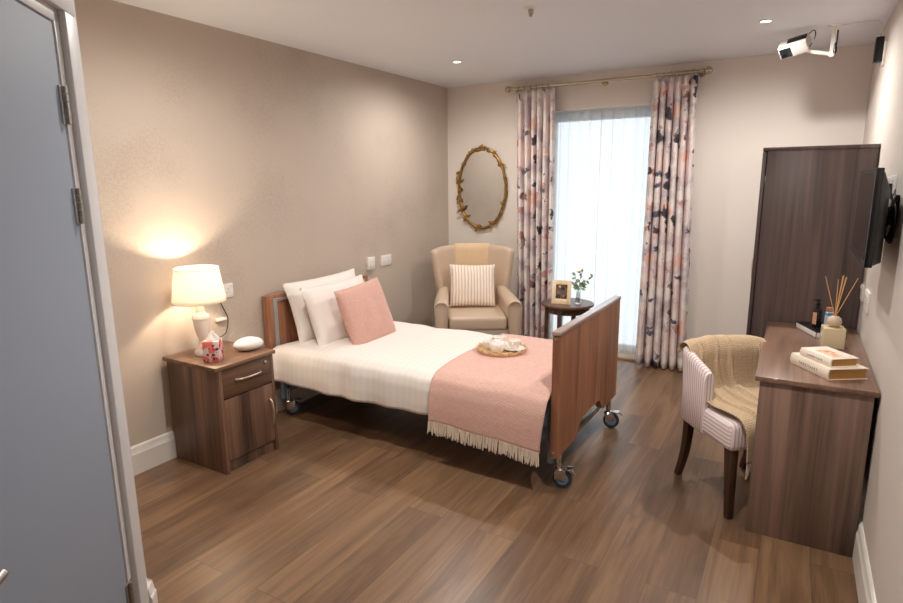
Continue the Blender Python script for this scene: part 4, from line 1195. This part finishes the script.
# tan blanket over back and seat
def plan_back(y):
    best = None
    for p in PL:
        if p.x < -.1 or abs(p.y) < .19:
            if best is None or abs(p.y - y) < best[0]: best = (abs(p.y - y), p.x)
    return best[1]
def bl_pt(a, b):
    y = -.222 + .425 * a
    xb = plan_back(max(-.205, min(.205, y)))
    yy = abs(y) / .22
    top = .703 - .018 * yy ** 3
    path = round_path([(xb - .024, 0, .655), (xb - .026, 0, top - .02), (xb - .022, 0, top + .012), (xb + .02, 0, top + .022), (xb + .062, 0, top + .004), (xb + .072, 0, top - .09), (xb + .09, 0, .52), (-.09, 0, .482), (.02, 0, .476), (.19, 0, .476), (.232, 0, .462), (.24, 0, .42), (.241, 0, .30)], 2)
    p = poly_path(path, b)
    # drape sweeps sideways a little and gathers into long folds
    shift = .05 * smooth(.5, .95, b) * (1 - a)
    fold = sum(math.exp(-((a - c - .10 * b) / .026) ** 2) for c in (.13, .34, .52))
    dip = sum(math.exp(-((a - c - .045 - .10 * b) / .013) ** 2) for c in (.13, .34, .52))
    nrm = Vector((0, 0, 1))
    nrm = Vector((-.6, 0, .6)).lerp(Vector((0, 0, 1)), smooth(.03, .09, b)).lerp(Vector((.95, 0, .2)), smooth(.14, .2, b)).lerp(Vector((0, 0, 1)), smooth(.38, .46, b)).lerp(Vector((1, 0, 0)), smooth(.76, .84, b))
    q_ = .15 + .85 * smooth(.12, .32, b); off = .016 + q_ * (.020 * fold - .030 * dip) + .006 * wob(a * 5, b * 6, 3)
    v = Vector((p.x, y + shift + .01 * wob(b * 5, 1.0), p.z)) + nrm * max(off, -.002)
    return v
bm = grid(170, 110, bl_pt, lambda a, b: (a * .45, b * 1.15))
bl_o = solid(obj('blanket', bm, M_tan, smooth=80), .006, 1)
bl_o.location = CO; bl_o.rotation_euler = (0, 0, CA)
tag(bl_o, 'tan woven blanket with pale fringe draped over the striped desk chair', 'blanket')
bm = bmesh.new()
for i in range(40):
    p = bl_pt((i + .5) / 40, 1.0)
    ln = random.uniform(.06, .08); dx, dy = random.uniform(-.006, .006), random.uniform(-.006, .006)
    tube(bm, [p + Vector((.003, 0, .003)), p + Vector((dx * .5, dy * .5, -ln * .5)), p + Vector((dx, dy, -ln))], .0024, 5)
o = obj('fringe', bm, plain('pale_fringe', rgb(226, 214, 202), .9), bl_o); o['kind'] = 'stuff'

# ------------------------------------------------------------------ television
tv = empty('television', 'black flat television on a wall bracket above the desk', 'television', (3.183, -2.02, 1.378), 0)
hw_, hh_ = .33, .182
obj('bezel', newbox(0, .026, -hw_, hw_, -hh_, hh_, .004), M_black, tv)
obj('screen', newbox(-.0006, .001, -hw_ + .014, hw_ - .014, -hh_ + .024, hh_ - .014), M_screen, tv, smooth=0)
bm = bmesh.new()
A = [bm.verts.new((.026, y, z)) for y, z in ((-hw_ + .006, -hh_ + .005), (hw_ - .006, -hh_ + .005), (hw_ - .006, hh_ - .008), (-hw_ + .006, hh_ - .008))]
B = [bm.verts.new((.058, y, z)) for y, z in ((-hw_ + .07, -hh_ + .012), (hw_ - .07, -hh_ + .012), (hw_ - .07, hh_ - .08), (-hw_ + .07, hh_ - .08))]
bm.faces.new(A); bm.faces.new(B[::-1])
for i in range(4): bm.faces.new((A[i], B[i], B[(i + 1) % 4], A[(i + 1) % 4]))
bmesh.ops.bevel(bm, geom=list(bm.edges), offset=.006, segments=2, affect='EDGES', profile=.5)
obj('rear_housing', bm, M_black, tv, smooth=40)
bm = newbox(.058, .066, -.06, .06, -.09, .07, .002); box(bm, .066, W - 3.183 - .012, -.03, .03, -.04, .03, .003); box(bm, W - 3.183 - .012, W - 3.183, -.07, .07, -.09, .08, .002)
obj('wall_bracket', bm, M_black, tv)
bm = bmesh.new()
for k in range(4):
    tube(bm, round_path([(.06, -.1 - .012 * k, -.02), (.078 + .004 * k, -.12, .03 + .01 * k), (.088, -.15 - .02 * k, .01), (.085 + .004 * k, -.15, -.06 - .014 * k), (.078, -.11 - .02 * k, -.10), (.072, -.09, -.05), (.084, -.13 - .01 * k, .0), (.095, -.08 + .02 * k, .06), (.1, .0, .10)], 3), .0036, 7)
obj('cable', bm, M_black, tv)
pl_ = plate('wall_socket', 'white double socket on right wall behind the top of the television', 'socket', 'R', -1.86, 1.49, .147, .09)
obj('plug', newbox(.010, .036, .0, .05, -.035, .012, .005), M_black, pl_)

# ------------------------------------------------------------------ projector
pj = empty('projector', 'small white projector hung from the ceiling on a jointed arm', 'projector', (3.04, -.71, H))
o3 = Vector((3.04, -.71, H))
e1 = Vector((.140, -.045, .022)).normalized(); e2 = Vector((.03, .055, -.062)); e2 = (e2 - e1 * e2.dot(e1)).normalized()
nf = e1.cross(e2); nf = nf if nf.y < 0 else -nf
cf = Vector((2.84, -.75, 2.275)) - o3
Mp = Matrix(((e1.x, nf.x, e2.x, cf.x), (e1.y, nf.y, e2.y, cf.y), (e1.z, nf.z, e2.z, cf.z), (0, 0, 0, 1)))
bw2, bh2 = .078, .038
obj('body', newbox(-bw2, bw2, -.09, 0, -bh2, bh2, .006, mat=Mp), plain('pale_projector_case', rgb(196, 190, 186), .4), pj)
M_lens = plain('dark_lens_glass', rgb(26, 34, 38), .1)
bm = newbox(-bw2 + .008, -.008, -.002, .002, -bh2 + .010, bh2 - .006, .001, mat=Mp)
lathe(bm, [(.017, 0), (.017, .006), (.012, .007), (0, .004)], seg=20, M=Mp @ Matrix.Translation((-.052, .001, -.008)) @ Matrix.Rotation(-pi / 2, 4, 'X'))
obj('lens_window', bm, M_lens, pj)
obj('vent_slot', newbox(-.03, bw2 - .004, -.07, -.03, -bh2 - .004, -bh2 + .002, .001, mat=Mp), M_black, pj)
pb = Mp @ Vector((bw2 - .012, -.02, bh2 - .001)); pe = Vector((-.004, 0, -.158))
bm = bmesh.new()
box(bm, -.035, .035, -.025, .025, -.006, 0, .001)
box(bm, -.012, .004, -.012, .012, -.165, -.006, .001)
box(bm, .004, .010, -.014, .014, -.165, -.006, .001)
tube(bm, [pe, pb + Vector((.03, .01, -.012)), pb + Vector((-.01, 0, .004))], [.011, .011, .013], 10)
lathe(bm, [(.017, -.014), (.017, .014)], seg=18, M=Matrix.Translation(pe) @ Matrix.Rotation(pi / 2, 4, 'X'))
obj('jointed_arm', bm, M_plastic, pj)
bm = bmesh.new()
tube(bm, round_path([(.018, -.004, -.03), (.02, -.004, -.09), (.012, -.01, -.15), (.016, -.01, -.165)], 2), .004, 8)
tube(bm, [(.012, -.012, -.10), (.014, -.012, -.125), (.014, -.012, -.155)], [.005, .009, .010], 10)
obj('black_lead', bm, M_black, pj); bm = bmesh.new()
tube(bm, round_path([Mp @ Vector((bw2 - .01, -.09, -.02)), Mp @ Vector((bw2 + .03, -.1, -.04)), Mp @ Vector((bw2 + .035, -.06, -.01)), pb], 2), .003, 7)
obj('black_lead', bm, M_black, pj)
wc = round_path([(.03, 0, -.008), (.08, -.02, -.010), (.14, -.02, -.008), (.19, -.03, -.010), (.222, -.035, -.02), (.232, -.04, -.06), (.232, -.04, -.095)], 3)
obj('white_cable', newtube(wc, .0035, 8), M_plastic, pj)
ad = empty('wall_mounted_adapter', 'black power adapter fixed high on the right wall by the ceiling', 'power adapter', (W, -.75, 2.23))
obj('adapter_body', newbox(-.052, -.012, -.03, .03, -.066, .068, .005), M_black, ad)
obj('wall_clip', newbox(-.012, 0, -.04, .04, -.085, .04, .003), M_plastic, ad)

# ------------------------------------------------------------------ ceiling fittings
M_lampface = emit('downlight_lens', (1, .93, .84, 1), 14.0)
def downlight(x, y, label, power):
    e = empty('ceiling_downlight', label, 'downlight', (x, y, H), 0, 'recessed ceiling downlights')
    obj('trim_ring', newlathe([(.0245, -.0005), (.036, -.0005), (.036, -.004), (.033, -.006), (.0255, -.004), (.0245, -.0005)], seg=32), M_white, e)
    obj('lens', newlathe([(.0, -.0004), (.025, -.0004), (.025, -.0025), (0, -.0025)], seg=28), M_lampface, e)
    ld = bpy.data.lights.new('downlight_beam', 'SPOT'); ld.energy = power; ld.spot_size = radians(176); ld.spot_blend = .8; ld.shadow_soft_size = .03
    ld.color = (1, .945, .885)
    lo = bpy.data.objects.new('downlight_beam', ld); COL.objects.link(lo); lo.parent = e; lo.location = (0, 0, -.012)
PW = 82
downlight(.68, -1.0, 'lit ceiling downlight above the armchair end of the bed', PW * .65)
downlight(2.70, -1.03, 'lit ceiling downlight left of the projector', PW)
downlight(.9, -3.1, 'unseen ceiling downlight over the floor beside the bedside cabinet', PW * .7)  # unseen row continuing the downlight grid, added to light the room
downlight(2.55, -3.1, 'unseen ceiling downlight over the floor between door and desk', PW)  # also out of view, added for room light
spk = empty('sprinkler', 'small metal sprinkler head on a white disc in the ceiling', 'sprinkler', (1.67, -1.97, H))
obj('escutcheon', newlathe([(0, 0), (.036, 0), (.036, -.002), (.03, -.006), (.012, -.007), (0, -.007)], seg=30), M_plastic, spk)
bm = newlathe([(.014, -.007), (.014, -.014), (.008, -.018), (.006, -.036), (.009, -.038), (.009, -.041), (0, -.041)], seg=18)
for s_ in (-1, 1): tube(bm, [(s_ * .013, 0, -.012), (s_ * .013, 0, -.026), (s_ * .005, 0, -.036)], .002, 6)
obj('sprinkler_head', bm, M_steel, spk)

# ------------------------------------------------------------------ light
ld = bpy.data.lights.new('lamp_bulb_light', 'POINT'); ld.energy = 19; ld.shadow_soft_size = .03; ld.color = (1, .77, .55)
lo = bpy.data.objects.new('lamp_bulb_light', ld); COL.objects.link(lo); lo.parent = lamp; lo.location = (0, 0, .40)
wl = bpy.data.worlds.new('overcast_sky'); SC.world = wl; wl.use_nodes = True
bg = wl.node_tree.nodes['Background']; bg.inputs['Color'].default_value = (.86, .93, 1.0, 1); bg.inputs['Strength'].default_value = 1.85
pd = bpy.data.lights.new('window_portal', 'AREA'); pd.shape = 'RECTANGLE'; pd.size = WX1 - WX0; pd.size_y = WZ1
pd.cycles.is_portal = True
po = bpy.data.objects.new('window_portal', pd); COL.objects.link(po); po.location = ((WX0 + WX1) / 2, .29, WZ1 / 2); po.rotation_euler = (-pi / 2, 0, 0)

# ------------------------------------------------------------------ camera
cam = bpy.data.cameras.new('camera'); cam.sensor_width = 36; cam.sensor_fit = 'HORIZONTAL'
CF = dict(cx=2.9517, cy=-4.9921, cz=1.5178, yaw=.5301, pitch=-.1986, roll=-.0092, f=586.29)
cam.lens = CF['f'] / 903 * 36; cam.clip_start = .02
co_ = bpy.data.objects.new('camera', cam); COL.objects.link(co_)
fwd = Vector((-sin(CF['yaw']) * cos(CF['pitch']), cos(CF['yaw']) * cos(CF['pitch']), sin(CF['pitch'])))
r0 = Vector((cos(CF['yaw']), sin(CF['yaw']), 0)); u0 = r0.cross(fwd)
r_ = r0 * cos(CF['roll']) + u0 * sin(CF['roll']); u_ = -r0 * sin(CF['roll']) + u0 * cos(CF['roll'])
co_.matrix_world = Matrix(((r_.x, u_.x, -fwd.x, CF['cx']), (r_.y, u_.y, -fwd.y, CF['cy']), (r_.z, u_.z, -fwd.z, CF['cz']), (0, 0, 0, 1)))
SC.camera = co_
vs_ = SC.view_settings; vs_.view_transform = 'Standard'; vs_.look = 'None'; vs_.gamma = 1; vs_.use_curve_mapping = False; vs_.exposure = 0.22
SC.cycles.use_denoising = True; SC.cycles.max_bounces = 10; SC.cycles.diffuse_bounces = 6; SC.cycles.transparent_max_bounces = 12
SC.cycles.sample_clamp_indirect = 6.0
